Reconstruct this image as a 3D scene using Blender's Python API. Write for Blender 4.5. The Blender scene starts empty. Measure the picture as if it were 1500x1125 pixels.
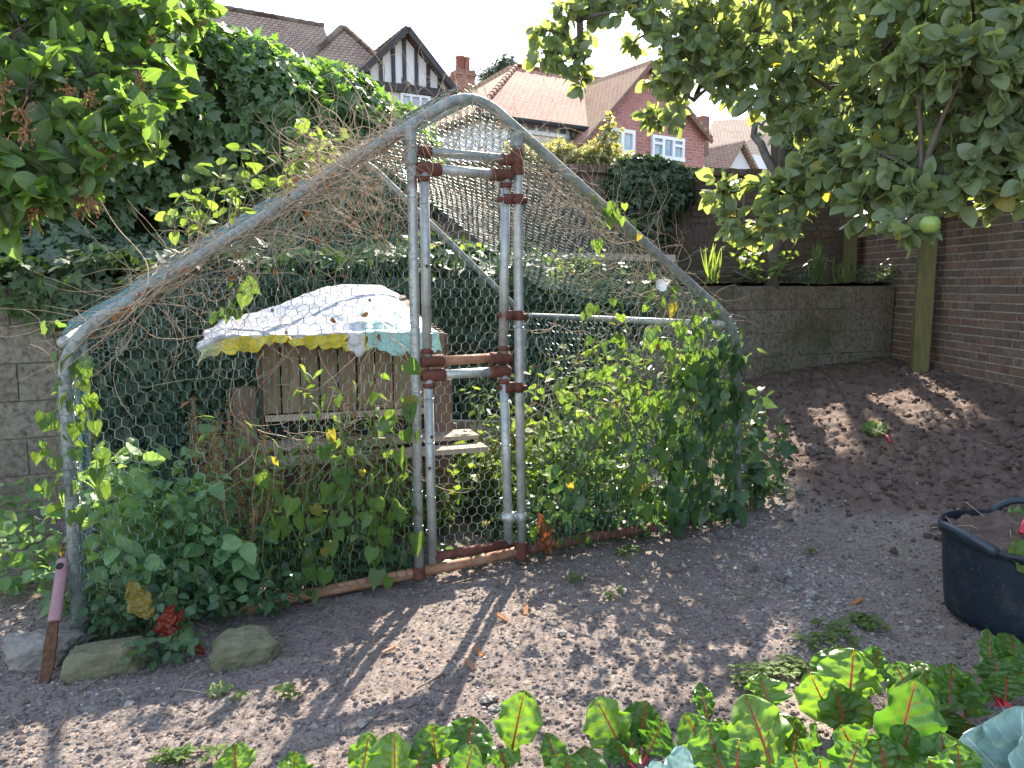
import bpy, math, random
import numpy as np
random.seed(7)
rng = np.random.default_rng(11)
R = math.radians
PI = math.pi
scene = bpy.context.scene
col = scene.collection

# ------------------------------------------------------------------ camera model
F_PX, CX, CY = 1127.0, 750.0, 562.5
EYE = np.array([0.0, 0.0, 1.45])
PITCH = R(7.33)
FWD = np.array([0, math.cos(PITCH), -math.sin(PITCH)])
UP = np.array([0, math.sin(PITCH), math.cos(PITCH)])

def ray(px, py):
    return FWD + np.array([(px-CX)/F_PX, 0, 0]) - UP*((py-CY)/F_PX)
def P(px, py, Y):
    d = ray(px, py)
    return EYE + d*(Y/d[1])
def G(px, py, z=0.0):
    d = ray(px, py)
    return EYE + d*((z-EYE[2])/d[2])
def PL(px, py, q, n):
    d = ray(px, py)
    return EYE + d*(np.dot(q-EYE, n)/np.dot(d, n))
def nz(v):
    v = np.asarray(v, float)
    return v/(np.linalg.norm(v, axis=-1, keepdims=True)+1e-9)

# ------------------------------------------------------------------ noise
def _h(i, j, k, s):
    n = (i*374761393 + j*668265263 + k*2147483647 + s*974634777) & 0xffffffff
    n = ((n ^ (n >> 13))*1274126177) & 0xffffffff
    n = (n ^ (n >> 16)) & 0xffffffff
    return n/4294967295.0
def vn(p, s=0):
    p = np.asarray(p, float)
    i = np.floor(p).astype(np.int64); f = p-i; u = f*f*(3-2*f)
    r = 0
    for a in (0, 1):
        for b in (0, 1):
            for c in (0, 1):
                w = (u[..., 0] if a else 1-u[..., 0])*(u[..., 1] if b else 1-u[..., 1])*(u[..., 2] if c else 1-u[..., 2])
                r = r + w*_h(i[..., 0]+a, i[..., 1]+b, i[..., 2]+c, s)
    return r*2-1
def fbm(p, o=3, s=0):
    r = 0; a = 1.0; p = np.asarray(p, float)
    for k in range(o):
        r = r+a*vn(p, s+k); p = p*2.03+7.1; a *= .5
    return r
def xy3(x, y, f):
    return np.stack([x*f, y*f, np.zeros_like(x)+.37], -1)

# ------------------------------------------------------------------ object helpers
def tag(o, label=None, cat=None, group=None, kind=None):
    if label: o['label'] = label
    if cat: o['category'] = cat
    if group: o['group'] = group
    if kind: o['kind'] = kind
    return o
def empty(name, loc, label, cat, group=None, rz=0):
    o = bpy.data.objects.new(name, None); col.objects.link(o)
    o.empty_display_size = .1
    o.location = tuple(loc); o.rotation_euler = (0, 0, rz)
    bpy.context.view_layer.update()
    return tag(o, label, cat, group)

def wloc(o):
    p = np.zeros(3)
    while o is not None:
        p = p+np.array(o.location); o = o.parent
    return p

class MB:
    """collects faces of one mesh"""
    def __init__(s):
        s.V = []; s.F = []; s.n = 0; s.rn = []; s.uv = []; s.mi = []
    def add(s, V, F, rnd=None, mi=0, uv=None):
        V = np.asarray(V, float).reshape(-1, 3)
        if not isinstance(F, list) or (len(F) and np.isscalar(F[0][0])):
            F = [F]
        for f in F:
            f = np.asarray(f, np.int64)
            if f.size:
                if f.ndim == 1: f = f[None]
                s.F.append(f+s.n); s.mi.append(np.full(len(f), mi))
        s.V.append(V); s.n += len(V)
        if rnd is None: rnd = np.full(len(V), random.random())
        s.rn.append(np.broadcast_to(np.asarray(rnd, float), (len(V),)))
        s.uv.append(np.zeros((len(V), 2)) if uv is None else np.asarray(uv, float))
        return s
    def faces(s, V, faces, rnd=None, mi=0):
        V = np.asarray(V, float)
        by = {}
        for f in faces: by.setdefault(len(f), []).append(f)
        return s.add(V, [np.array(x) for x in by.values()], rnd, mi)
    def box(s, c, size, axes=None, jit=0, rnd=None, mi=0, taper=1.0):
        h = np.asarray(size, float)/2
        S = np.array([[-1,-1,-1],[1,-1,-1],[1,1,-1],[-1,1,-1],[-1,-1,1],[1,-1,1],[1,1,1],[-1,1,1]], float)
        L = S*h
        if taper != 1.0: L[4:, :2] *= taper
        if jit: L = L+rng.uniform(-jit, jit, L.shape)
        if axes is not None: L = L@np.asarray(axes)
        Fq = np.array([[0,3,2,1],[4,5,6,7],[0,1,5,4],[1,2,6,5],[2,3,7,6],[3,0,4,7]])
        return s.add(L+np.asarray(c), Fq, rnd, mi)
    def beam(s, a, b, w, t, up=(0, 0, 1), jit=0, rnd=None, mi=0):
        a = np.asarray(a, float); b = np.asarray(b, float)
        x = nz(b-a); z = np.asarray(up, float); z = z-np.dot(z, x)*x
        if np.linalg.norm(z) < 1e-4: z = np.array([0, 1., 0])-x*x[1]
        z = nz(z); y = np.cross(z, x)
        return s.box((a+b)/2, (np.linalg.norm(b-a), w, t), [x, y, z], jit, rnd, mi)
    def tube(s, pts, r, seg=8, caps=True, rnd=None, mi=0):
        pts = np.asarray(pts, float); n = len(pts)
        r = np.broadcast_to(np.asarray(r, float), (n,))
        T = np.zeros_like(pts); T[1:-1] = pts[2:]-pts[:-2]; T[0] = pts[1]-pts[0]; T[-1] = pts[-1]-pts[-2]
        T = nz(T)
        ref = np.array([0, 0, 1.]) if abs(T[0][2]) < .9 else np.array([1., 0, 0])
        N = np.zeros_like(pts); nn = nz(np.cross(T[0], ref))
        for i in range(n):
            nn = nn-np.dot(nn, T[i])*T[i]; nn = nn/(np.linalg.norm(nn)+1e-9); N[i] = nn
        B = np.cross(T, N)
        a = np.arange(seg)*2*PI/seg
        V = pts[:, None]+r[:, None, None]*(np.cos(a)[None, :, None]*N[:, None]+np.sin(a)[None, :, None]*B[:, None])
        V = V.reshape(-1, 3)
        i = np.arange(n-1)[:, None]*seg; j = np.arange(seg)[None]; k = (j+1) % seg
        Q = np.stack([i+j, i+k, i+seg+k, i+seg+j], -1).reshape(-1, 4)
        Fs = [Q]
        if caps and seg > 2:
            Fs.append(np.arange(seg)[::-1][None]); Fs.append((np.arange(seg)+(n-1)*seg)[None])
        return s.add(V, Fs, rnd, mi)
    def scatter(s, tpl, pos, d, nrm, size, rnd, mi=0, widen=None):
        pos = np.asarray(pos, float); N = len(pos)
        if N == 0: return s
        if isinstance(tpl[0], tuple):          # several leaf shapes: share the leaves out among them
            d = np.broadcast_to(d, (N, 3)); nrm = np.broadcast_to(nrm, (N, 3)); size = np.broadcast_to(size, (N,)); rnd = np.broadcast_to(rnd, (N,))
            wd = np.ones(N) if widen is None else np.asarray(widen); w = rng.integers(0, len(tpl), N)
            for q in range(len(tpl)):
                k = w == q; s.scatter(tpl[q], pos[k], d[k], nrm[k], size[k], rnd[k], mi, wd[k])
            return s
        tv, tf = tpl[0], tpl[1]
        d = nz(d); nrm = np.asarray(nrm, float)
        nrm = nrm-np.sum(nrm*d, 1, keepdims=True)*d
        nrm = nz(nrm+1e-6); side = np.cross(d, nrm)
        size = np.broadcast_to(np.asarray(size, float), (N,))[:, None, None]
        wx = 1.0 if widen is None else np.asarray(widen)[:, None, None]
        V = pos[:, None]+size*(tv[None, :, 0:1]*side[:, None]*wx+tv[None, :, 1:2]*d[:, None]+tv[None, :, 2:3]*nrm[:, None])
        m = len(tv)
        Fs = []
        for f in tf:
            f = np.asarray(f)
            Fs.append((f[None]+(np.arange(N)*m)[:, None, None]).reshape(-1, f.shape[1]))
        uv = np.tile(np.stack([tv[:, 0], tv[:, 1]], 1), (N, 1))
        s.add(V.reshape(-1, 3), Fs, np.repeat(np.broadcast_to(rnd, (N,)), m), mi, uv)
        return s
    def build(s, name, mats, parent=None, smooth=False, world=True, kind=None):
        me = bpy.data.meshes.new(name)
        V = np.concatenate(s.V)
        if parent is not None and world:
            V = V-wloc(parent)
        nl = sum(f.size for f in s.F); nf = sum(len(f) for f in s.F)
        me.vertices.add(len(V)); me.loops.add(nl); me.polygons.add(nf)
        me.vertices.foreach_set('co', V.astype(np.float32).ravel())
        me.loops.foreach_set('vertex_index', np.concatenate([f.ravel() for f in s.F]).astype(np.int32))
        cnt = np.concatenate([np.full(len(f), f.shape[1]) for f in s.F])
        st = np.concatenate([[0], np.cumsum(cnt)[:-1]])
        me.polygons.foreach_set('loop_start', st.astype(np.int32))
        me.polygons.foreach_set('material_index', np.concatenate(s.mi).astype(np.int32))
        me.polygons.foreach_set('use_smooth', np.full(nf, bool(smooth)))
        me.update(calc_edges=True)
        a = me.attributes.new('rnd', 'FLOAT', 'POINT'); a.data.foreach_set('value', np.concatenate(s.rn).astype(np.float32))
        uv = np.concatenate(s.uv)
        if np.any(uv):
            a = me.attributes.new('lu', 'FLOAT', 'POINT'); a.data.foreach_set('value', uv[:, 0].astype(np.float32))
            a = me.attributes.new('lv', 'FLOAT', 'POINT'); a.data.foreach_set('value', uv[:, 1].astype(np.float32))
        for m in (mats if isinstance(mats, (list, tuple)) else [mats]): me.materials.append(m)
        o = bpy.data.objects.new(name, me); col.objects.link(o)
        if parent is not None: o.parent = parent
        if kind: o['kind'] = kind
        return o

# ------------------------------------------------------------------ node helpers
class NT:
    def __init__(s, name):
        s.m = bpy.data.materials.new(name); s.m.use_nodes = True
        s.t = s.m.node_tree; s.t.nodes.clear()
        s.out = s.n('ShaderNodeOutputMaterial')
    def n(s, typ, **kw):
        x = s.t.nodes.new(typ)
        for k, v in kw.items():
            if k.startswith('i_'):
                x.inputs[k[2:].replace('_', ' ')].default_value = v
            else: setattr(x, k, v)
        return x
    def l(s, a, b): s.t.links.new(a, b)
    def set(s, sock, v):
        if isinstance(v, bpy.types.NodeSocket): s.l(v, sock)
        else: sock.default_value = v
    def mix(s, f, a, b, bt='MIX'):
        x = s.n('ShaderNodeMix', data_type='RGBA', blend_type=bt)
        s.set(x.inputs[0], f); s.set(x.inputs[6], c4(a)); s.set(x.inputs[7], c4(b))
        return x.outputs[2]
    def math(s, op, a, b=0.0, clamp=False):
        x = s.n('ShaderNodeMath', operation=op, use_clamp=clamp)
        s.set(x.inputs[0], a); s.set(x.inputs[1], b); return x.outputs[0]
    def ramp(s, f, p0, p1):
        x = s.n('ShaderNodeMapRange'); x.clamp = True
        s.set(x.inputs[0], f); x.inputs[1].default_value = p0; x.inputs[2].default_value = p1
        return x.outputs[0]
    def noise(s, sc, det=4, rough=.6, vec=None, out=0):
        x = s.n('ShaderNodeTexNoise'); x.inputs['Scale'].default_value = sc; x.inputs['Detail'].default_value = det; x.inputs['Roughness'].default_value = rough
        s.l(vec if vec is not None else s.obj(), x.inputs['Vector']); return x.outputs[out]
    def obj(s):
        if not hasattr(s, '_tc'): s._tc = s.n('ShaderNodeTexCoord')
        return s._tc.outputs['Object']
    def attr(s, nm):
        x = s.n('ShaderNodeAttribute'); x.attribute_name = nm; return x.outputs['Fac']
    def bump(s, h, st=.5, dist=.01):
        x = s.n('ShaderNodeBump'); x.inputs['Strength'].default_value = st; x.inputs['Distance'].default_value = dist
        s.l(h, x.inputs['Height']); return x.outputs[0]
    def bsdf(s, color, rough=.8, normal=None, metal=0.0, spec=.5, finish=True):
        b = s.n('ShaderNodeBsdfPrincipled')
        s.set(b.inputs['Base Color'], c4(color)); s.set(b.inputs['Roughness'], rough); s.set(b.inputs['Metallic'], metal)
        b.inputs['Specular IOR Level'].default_value = spec
        if normal is not None: s.l(normal, b.inputs['Normal'])
        if finish: s.l(b.outputs[0], s.out.inputs[0])
        return b
def c4(c):
    if isinstance(c, (tuple, list)) and len(c) == 3: return (*c, 1.0)
    return c

def leafmat(name, c1, c2, tr=1.9, tw=.42, rough=.42, spec=.45, yellow=(1.25, 1.1, .45), dead=None, veins=None):
    t = NT(name)
    r = t.attr('rnd')
    c = t.mix(r, c1, c2)
    nf = t.noise(35, 2)
    c = t.mix(t.ramp(nf, .35, .75), c, tuple(x*.68 for x in c2))
    if dead:
        c = t.mix(t.ramp(r, .975, .985), c, dead)
    # paler midrib
    lu = t.math('ABSOLUTE', t.attr('lu'))
    rib = t.ramp(lu, .03, .0)
    c = t.mix(t.math('MULTIPLY', rib, .35), c, (.22, .3, .12))
    geo = t.n('ShaderNodeNewGeometry')
    cb = t.mix(geo.outputs['Backfacing'], c, t.mix(.5, c, (.16, .2, .13)))
    b = t.bsdf(cb, rough, t.bump(nf, .25, .004), spec=spec, finish=False)
    tl = t.n('ShaderNodeBsdfTranslucent')
    t.l(t.mix(1.0, c, tuple(tr*y for y in yellow), 'MULTIPLY'), tl.inputs['Color'])
    mx = t.n('ShaderNodeMixShader'); mx.inputs[0].default_value = tw
    t.l(b.outputs[0], mx.inputs[1]); t.l(tl.outputs[0], mx.inputs[2]); t.l(mx.outputs[0], t.out.inputs[0])
    return t.m

M = {}
def simple(name, c1, c2, sc=6, rough=.8, bump=.4, bsc=40, dist=.004, metal=0, spec=.4, det=5):
    t = NT(name)
    f = t.noise(sc, det)
    c = t.mix(t.ramp(f, .3, .7), c1, c2)
    r = t.attr('rnd')
    c = t.mix(t.math('MULTIPLY', r, .35), c, tuple(x*.6 for x in c1))
    t.bsdf(c, rough, t.bump(t.noise(bsc, 5), bump, dist), metal, spec)
    M[name] = t.m
    return t.m
# ------------------------------------------------------------------ materials
def mat_soil():
    t = NT('soil')
    big = t.noise(1.1, 3); mid = t.noise(9, 5, .65); fine = t.noise(70, 4, .7); speck = t.noise(190, 2, .5)
    path = t.mix(t.ramp(mid, .3, .72), (.152, .12, .103), (.255, .21, .184))
    path = t.mix(t.math('MULTIPLY', t.ramp(big, .45, .7), .55), path, (.215, .19, .178))
    path = t.mix(t.ramp(speck, .64, .72), path, (.42, .38, .35))
    path = t.mix(t.ramp(fine, .52, .35), path, (.085, .066, .055))
    bed = t.mix(t.ramp(mid, .3, .75), (.078, .054, .043), (.165, .118, .095))
    bed = t.mix(t.ramp(fine, .62, .8), bed, (.26, .19, .145))
    bed = t.mix(t.ramp(speck, .7, .76), bed, (.42, .34, .28))
    bedf = t.attr('rnd')
    bf = t.ramp(t.math('ADD', bedf, t.math('MULTIPLY', t.math('SUBTRACT', mid, .5), .6)), .38, .62)
    c = t.mix(bf, path, bed)
    h = t.math('ADD', fine, t.math('MULTIPLY', mid, 1.2))
    t.bsdf(c, .95, t.bump(h, .7, .012), spec=.15)
    return t.m
M['soil'] = mat_soil()
simple('clod', (.115, .09, .078), (.225, .185, .165), 30, .95, .6, 120, .004, spec=.1)
simple('dark_clod', (.066, .045, .036), (.14, .10, .08), 30, .95, .6, 120, .004, spec=.1)
simple('pebble', (.15, .138, .127), (.39, .365, .335), 22, .8, .3, 90, .002, spec=.3)
simple('rubble', (.17, .155, .135), (.29, .265, .235), 9, .95, .9, 45, .012, spec=.2)
simple('mossy_stone', (.085, .085, .045), (.21, .195, .125), 8, .95, 1.0, 40, .014, spec=.15)
simple('terrace_soil', (.06, .045, .03), (.17, .12, .085), 7, .95, .8, 30, .03, spec=.1)
simple('bark', (.075, .062, .05), (.17, .145, .12), 14, .9, .8, 40, .008, spec=.15)
simple('dark_bark', (.03, .026, .02), (.075, .065, .05), 12, .9, .8, 40, .008, spec=.15)
simple('twig', (.14, .105, .075), (.24, .185, .135), 30, .85, .4, 60, .002, spec=.2)
simple('dry_vine', (.36, .26, .165), (.58, .45, .32), 25, .8, .3, 80, .001, spec=.25)
simple('green_stem', (.10, .15, .04), (.22, .20, .08), 12, .6, .2, 60, .001, spec=.3)
simple('dry_seed', (.20, .10, .05), (.38, .22, .11), 30, .9, .3, 60, .001, spec=.1)
simple('dry_leaf', (.22, .085, .035), (.36, .16, .06), 20, .8, .4, 60, .002, spec=.2)
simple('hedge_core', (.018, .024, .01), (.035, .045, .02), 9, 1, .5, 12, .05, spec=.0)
simple('white_render', (.66, .66, .66), (.74, .74, .74), 1.5, .9, .2, 40, .01, spec=.2)
simple('black_timber', (.035, .033, .035), (.06, .056, .055), 3, .7, .3, 30, .004, spec=.3)
simple('white_frame', (.76, .77, .79), (.80, .81, .82), 2, .4, .05, 30, .001, spec=.5)
simple('gutter', (.03, .03, .032), (.05, .05, .05), 3, .9, .05, 30, .001)
simple('chimney_brick', (.15, .085, .065), (.26, .17, .135), 8, .9, .5, 20, .02, spec=.15)
simple('clay_pot', (.13, .05, .04), (.22, .08, .06), 6, .8, .2, 30, .004)
simple('aerial', (.25, .25, .26), (.33, .33, .34), 6, .4, .1, 30, .001, metal=.6)
simple('mortar', (.34, .31, .27), (.50, .46, .41), 9, .95, .6, 60, .006, spec=.1)
simple('dark_mortar', (.09, .078, .06), (.17, .15, .12), 9, .95, .6, 60, .006, spec=.1)
simple('tub_rubber', (.004, .011, .02), (.008, .017, .028), 20, .42, .12, 140, .001, spec=.45)
simple('tub_handle', (.018, .03, .045), (.03, .045, .062), 20, .5, .12, 140, .001, spec=.45)
simple('pink_grip', (.22, .115, .125), (.31, .185, .19), 25, .55, .2, 60, .001, spec=.4)
simple('hole_shade', (.012, .01, .01), (.02, .018, .016), 25, .9, .1, 60, .001)  # near-black colour for shade painted into gaps and holes
simple('rusty_blade', (.05, .028, .018), (.15, .075, .04), 45, .9, .7, 90, .003, spec=.15)
simple('rust', (.075, .028, .02), (.165, .062, .042), 40, .8, .5, 120, .002, spec=.25)
simple('rust_pale', (.23, .10, .055), (.44, .25, .15), 12, .75, .4, 120, .002, spec=.3)
simple('cane', (.33, .26, .15), (.44, .36, .22), 10, .7, .2, 60, .001)

def mat_wood(name, c1, c2, c3, sc=9, grain=(1, 1, .08)):
    t = NT(name)
    mp = t.n('ShaderNodeMapping'); mp.inputs['Scale'].default_value = grain
    t.l(t.obj(), mp.inputs[0])
    g = t.noise(sc*6, 5, .6, mp.outputs[0]); st = t.noise(4, 3)
    c = t.mix(t.ramp(g, .3, .7), c1, c2)
    c = t.mix(t.math('MULTIPLY', t.ramp(st, .5, .72), .7), c, c3)
    c = t.mix(t.math('MULTIPLY', t.attr('rnd'), .45), c, tuple(x*.55 for x in c1))
    t.bsdf(c, .85, t.bump(g, .5, .003), spec=.2)
    M[name] = t.m
mat_wood('plank', (.165, .118, .078), (.31, .235, .16), (.10, .074, .052))
mat_wood('old_wood', (.30, .24, .18), (.46, .39, .31), (.22, .17, .12), grain=(.1, 1, 1))
mat_wood('post_wood', (.105, .10, .038), (.22, .19, .085), (.075, .095, .03))
mat_wood('fence_wood', (.10, .07, .04), (.20, .145, .085), (.08, .06, .04))
mat_wood('panel_wood', (.13, .085, .06), (.23, .16, .12), (.10, .075, .06))

def mat_tube():
    t = NT('galvanised')
    f = t.noise(14, 5, .6); g = t.noise(90, 3)
    c = t.mix(t.ramp(f, .3, .7), (.25, .265, .26), (.45, .46, .44))
    c = t.mix(t.ramp(t.noise(7, 4, .7), .59, .70), c, (.17, .09, .055))
    c = t.mix(t.ramp(g, .6, .75), c, (.16, .20, .19))
    t.bsdf(c, t.ramp(g, -.4, 1.3), t.bump(g, .25, .001), .45, .5)
    return t.m
M['tube'] = mat_tube()
def mat_tube2():
    t = NT('weathered_tube')
    f = t.noise(18, 5, .7); g = t.noise(80, 3)
    c = t.mix(t.ramp(f, .3, .7), (.13, .155, .16), (.32, .35, .335))
    c = t.mix(t.ramp(t.noise(40, 4, .7), .55, .75), c, (.25, .25, .19))
    t.bsdf(c, .6, t.bump(g, .4, .0015), .2, .4)
    return t.m
M['tube_old'] = mat_tube2()
def mat_wire(name, c1, c2, metal):
    t = NT(name)
    c = t.mix(t.ramp(t.noise(3, 3), .42, .6), c1, c2)
    t.bsdf(c, .35, None, metal, .6); M[name] = t.m
t = NT('tub_rubber')
dust = t.math('MULTIPLY', t.ramp(t.noise(9, 6, .7), .48, .75), .55)
c = t.mix(dust, (.006, .013, .023), (.055, .052, .048))
c = t.mix(t.math('MULTIPLY', t.ramp(t.noise(60, 3), .62, .72), .5), c, (.11, .09, .075))
t.bsdf(c, t.ramp(dust, -.9, .9), t.bump(t.noise(140, 4), .12, .001), spec=.4); M['tub_rubber'] = t.m
mat_wire('wire_green', (.02, .105, .085), (.20, .26, .25), .25)
mat_wire('wire_dark', (.012, .075, .06), (.06, .12, .11), .2)
mat_wire('wire_grey', (.30, .32, .31), (.10, .17, .15), .35)

def mat_brick_piece(name, cols, moss=(.09, .085, .03), mossamt=.4):
    t = NT(name)
    r = t.attr('rnd')
    cr = t.n('ShaderNodeValToRGB'); t.l(r, cr.inputs[0])
    el = cr.color_ramp.elements
    el[0].position = 0; el[0].color = c4(cols[0]); el[1].position = 1; el[1].color = c4(cols[-1])
    for i, c in enumerate(cols[1:-1]):
        e = el.new((i+1)/(len(cols)-1)); e.color = c4(c)
    f = t.noise(26, 5, .65); big = t.noise(1.7, 4)
    c = t.mix(t.ramp(f, .4, .75), cr.outputs[0], (.055, .045, .04))
    c = t.mix(t.math('MULTIPLY', t.ramp(big, .5, .7), mossamt), c, moss)
    t.bsdf(c, .9, t.bump(t.noise(55, 5, .7), .6, .006), spec=.15)
    M[name] = t.m
mat_brick_piece('brick', [(.18, .112, .078), (.25, .145, .098), (.15, .104, .078), (.235, .168, .122), (.28, .17, .12), (.195, .15, .11)], moss=(.13, .12, .075), mossamt=.4)
mat_brick_piece('brick_dark', [(.15, .10, .075), (.19, .125, .092), (.135, .102, .08), (.175, .14, .11)], mossamt=.5)
mat_brick_piece('block', [(.235, .20, .15), (.25, .215, .163), (.225, .19, .142), (.26, .23, .175)], moss=(.075, .08, .03), mossamt=.6)

def mat_tiles(name, c1, c2, c3, mortar, row=.115, w=.17, yscale=1.0):
    t = NT(name)
    mp = t.n('ShaderNodeCombineXYZ')
    t.l(t.attr('lu'), mp.inputs[0]); t.l(t.attr('lv'), mp.inputs[1])
    b = t.n('ShaderNodeTexBrick'); b.offset = .5
    t.l(mp.outputs[0], b.inputs['Vector'])
    b.inputs['Scale'].default_value = 1; b.inputs['Brick Width'].default_value = w; b.inputs['Row Height'].default_value = row
    b.inputs['Mortar Size'].default_value = .012; b.inputs['Mortar Smooth'].default_value = .3
    b.inputs['Color1'].default_value = c4(c1); b.inputs['Color2'].default_value = c4(c2); b.inputs['Mortar'].default_value = c4(mortar)
    f = t.noise(.9, 5, .7); g = t.noise(7, 3)
    c = t.mix(t.math('MULTIPLY', t.ramp(f, .42, .68), .75), b.outputs['Color'], c3)
    c = t.mix(t.math('MULTIPLY', t.ramp(g, .5, .7), .35), c, tuple(x*.6 for x in c1))
    inv = t.math('SUBTRACT', 1.0, b.outputs['Fac'])
    t.bsdf(c, .9, t.bump(inv, .9, .03), spec=.1)
    M[name] = t.m
mat_tiles('tile_brown', (.27, .185, .145), (.37, .265, .205), (.30, .25, .19), (.07, .045, .035))  # house tile and brick colours made paler to stand in for haze
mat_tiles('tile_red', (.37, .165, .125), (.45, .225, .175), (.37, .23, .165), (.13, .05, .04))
mat_tiles('tile_moss', (.36, .205, .145), (.43, .265, .185), (.36, .285, .15), (.13, .07, .05))
mat_tiles('house_brick', (.36, .145, .125), (.45, .20, .17), (.41, .17, .15), (.48, .38, .35), row=.09, w=.26)

def mat_glass():
    t = NT('window_glass')
    c = t.mix(t.ramp(t.noise(1.2, 3), .4, .6), (.16, .24, .30), (.36, .45, .50))
    t.bsdf(c, .06, None, 0, .8); return t.m
M['glass'] = mat_glass()

def mat_sheet():
    t = NT('plastic_sheet')
    lu, lv = t.attr('lu'), t.attr('lv')
    white = t.mix(t.ramp(t.noise(5, 4), .45, .7), (.50, .52, .58), (.34, .35, .39))
    # printed bands: yellow along the drooping front edge, teal to the right
    n = t.math('MULTIPLY', t.math('SUBTRACT', t.noise(7, 3), .5), .16)
    front = t.ramp(t.math('ADD', lv, n), .23, .20)
    teal = t.ramp(t.math('ADD', lu, n), .66, .69)
    print_c = t.mix(teal, (.62, .52, .035), (.22, .46, .42))
    c = t.mix(front, white, print_c)
    teal_top = t.math('MULTIPLY', teal, t.ramp(t.math('ADD', lv, n), .52, .40))
    c = t.mix(t.math('MULTIPLY', teal_top, .8), c, (.36, .60, .57))
    gap = t.math('MULTIPLY', t.ramp(lu, .60, .61), t.ramp(lu, .675, .665))
    c = t.mix(gap, c, (.62, .63, .66))
    c = t.mix(t.math('MULTIPLY', t.ramp(lu, .10, .05), t.math('MULTIPLY', front, .8)), c, (.50, .58, .40))
    c = t.mix(t.ramp(t.noise(22, 4, .7), .62, .75), c, (.25, .22, .16))
    vr = t.n('ShaderNodeTexVoronoi', feature='DISTANCE_TO_EDGE'); vr.inputs['Scale'].default_value = 7; t.l(t.obj(), vr.inputs['Vector'])
    cre = t.math('ADD', t.ramp(vr.outputs[0], 0, .12), t.math('MULTIPLY', t.noise(14, 4), .6))
    b = t.bsdf(c, .35, t.bump(cre, .3, .012), spec=.5, finish=False)
    tl = t.n('ShaderNodeBsdfTranslucent'); t.l(c, tl.inputs[0])
    mx = t.n('ShaderNodeMixShader'); mx.inputs[0].default_value = .25
    t.l(b.outputs[0], mx.inputs[1]); t.l(tl.outputs[0], mx.inputs[2]); t.l(mx.outputs[0], t.out.inputs[0])
    return t.m
M['sheet'] = mat_sheet()

def mat_chard():
    t = NT('chard_leaf')
    lu, lv = t.attr('lu'), t.attr('lv')
    r = t.attr('rnd')
    c = t.mix(r, (.06, .15, .028), (.145, .26, .045))
    nf = t.noise(30, 4)
    c = t.mix(t.math('MULTIPLY', t.ramp(t.noise(9, 3), .45, .75), .45), c, (.10, .15, .035))
    c = t.mix(t.ramp(t.noise(75, 2), .73, .76), c, (.16, .12, .06))
    au = t.math('ABSOLUTE', lu)
    w = t.math('FRACT', t.math('ADD', t.math('MULTIPLY', lv, 6.5), t.math('MULTIPLY', au, -1.8)))
    side = t.ramp(t.math('ABSOLUTE', t.math('SUBTRACT', w, .5)), .06, .02)
    side = t.math('MULTIPLY', side, t.ramp(au, .85, .2))
    c = t.mix(t.math('MULTIPLY', side, .75), c, (.19, .05, .035))
    rib = t.ramp(au, .04, .02)
    c = t.mix(rib, c, (.30, .018, .025))
    hgt = t.math('ADD', nf, t.math('MULTIPLY', side, -1.0))
    b = t.bsdf(c, .28, t.bump(hgt, .45, .004), spec=.5, finish=False)
    tl = t.n('ShaderNodeBsdfTranslucent')
    t.l(t.mix(1.0, c, (1.45, 1.6, .55), 'MULTIPLY'), tl.inputs[0])
    mx = t.n('ShaderNodeMixShader'); mx.inputs[0].default_value = .42
    t.l(b.outputs[0], mx.inputs[1]); t.l(tl.outputs[0], mx.inputs[2]); t.l(mx.outputs[0], t.out.inputs[0])
    return t.m
M['chard'] = mat_chard()
simple('chard_stalk', (.40, .012, .025), (.55, .04, .05), 20, .3, .15, 60, .001, spec=.6)
def mat_cabbage():
    t = NT('cabbage_leaf')
    lu, lv = t.attr('lu'), t.attr('lv')
    nf = t.noise(18, 4)
    c = t.mix(t.ramp(nf, .35, .7), (.17, .30, .27), (.27, .41, .37))
    au = t.math('ABSOLUTE', lu)
    w = t.math('FRACT', t.math('ADD', t.math('MULTIPLY', lv, 4.5), t.math('MULTIPLY', au, -2.2)))
    side = t.ramp(t.math('ABSOLUTE', t.math('SUBTRACT', w, .5)), .05, .015)
    rib = t.math('MAXIMUM', t.ramp(au, .035, .015), t.math('MULTIPLY', side, .6))
    c = t.mix(rib, c, (.45, .56, .50))
    b = t.bsdf(c, .5, t.bump(t.math('SUBTRACT', nf, rib), .4, .005), spec=.4, finish=False)
    tl = t.n('ShaderNodeBsdfTranslucent'); t.l(c, tl.inputs[0])
    mx = t.n('ShaderNodeMixShader'); mx.inputs[0].default_value = .2
    t.l(b.outputs[0], mx.inputs[1]); t.l(tl.outputs[0], mx.inputs[2]); t.l(mx.outputs[0], t.out.inputs[0])
    return t.m
M['cabbage'] = mat_cabbage()

M['apple_leaf'] = leafmat('apple_leaf', (.095, .15, .075), (.20, .265, .14), tr=2.0, tw=.45, dead=(.22, .20, .04))
M['tree_leaf'] = leafmat('tree_leaf', (.05, .09, .035), (.10, .16, .06), tw=.42)
M['lilac_leaf'] = leafmat('lilac_leaf', (.042, .10, .026), (.10, .185, .045), tr=2.4, tw=.45, rough=.4)
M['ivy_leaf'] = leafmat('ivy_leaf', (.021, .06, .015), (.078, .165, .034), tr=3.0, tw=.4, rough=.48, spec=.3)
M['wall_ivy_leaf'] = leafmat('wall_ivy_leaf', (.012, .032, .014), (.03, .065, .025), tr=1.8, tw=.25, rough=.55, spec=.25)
M['bind_leaf'] = leafmat('bindweed_leaf', (.045, .11, .03), (.115, .20, .045), tr=1.9, tw=.40, rough=.58, spec=.25, dead=(.17, .16, .035))
M['nettle_leaf'] = leafmat('nettle_leaf', (.065, .165, .055), (.175, .30, .13), tr=2.2, tw=.40, rough=.5)
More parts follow.
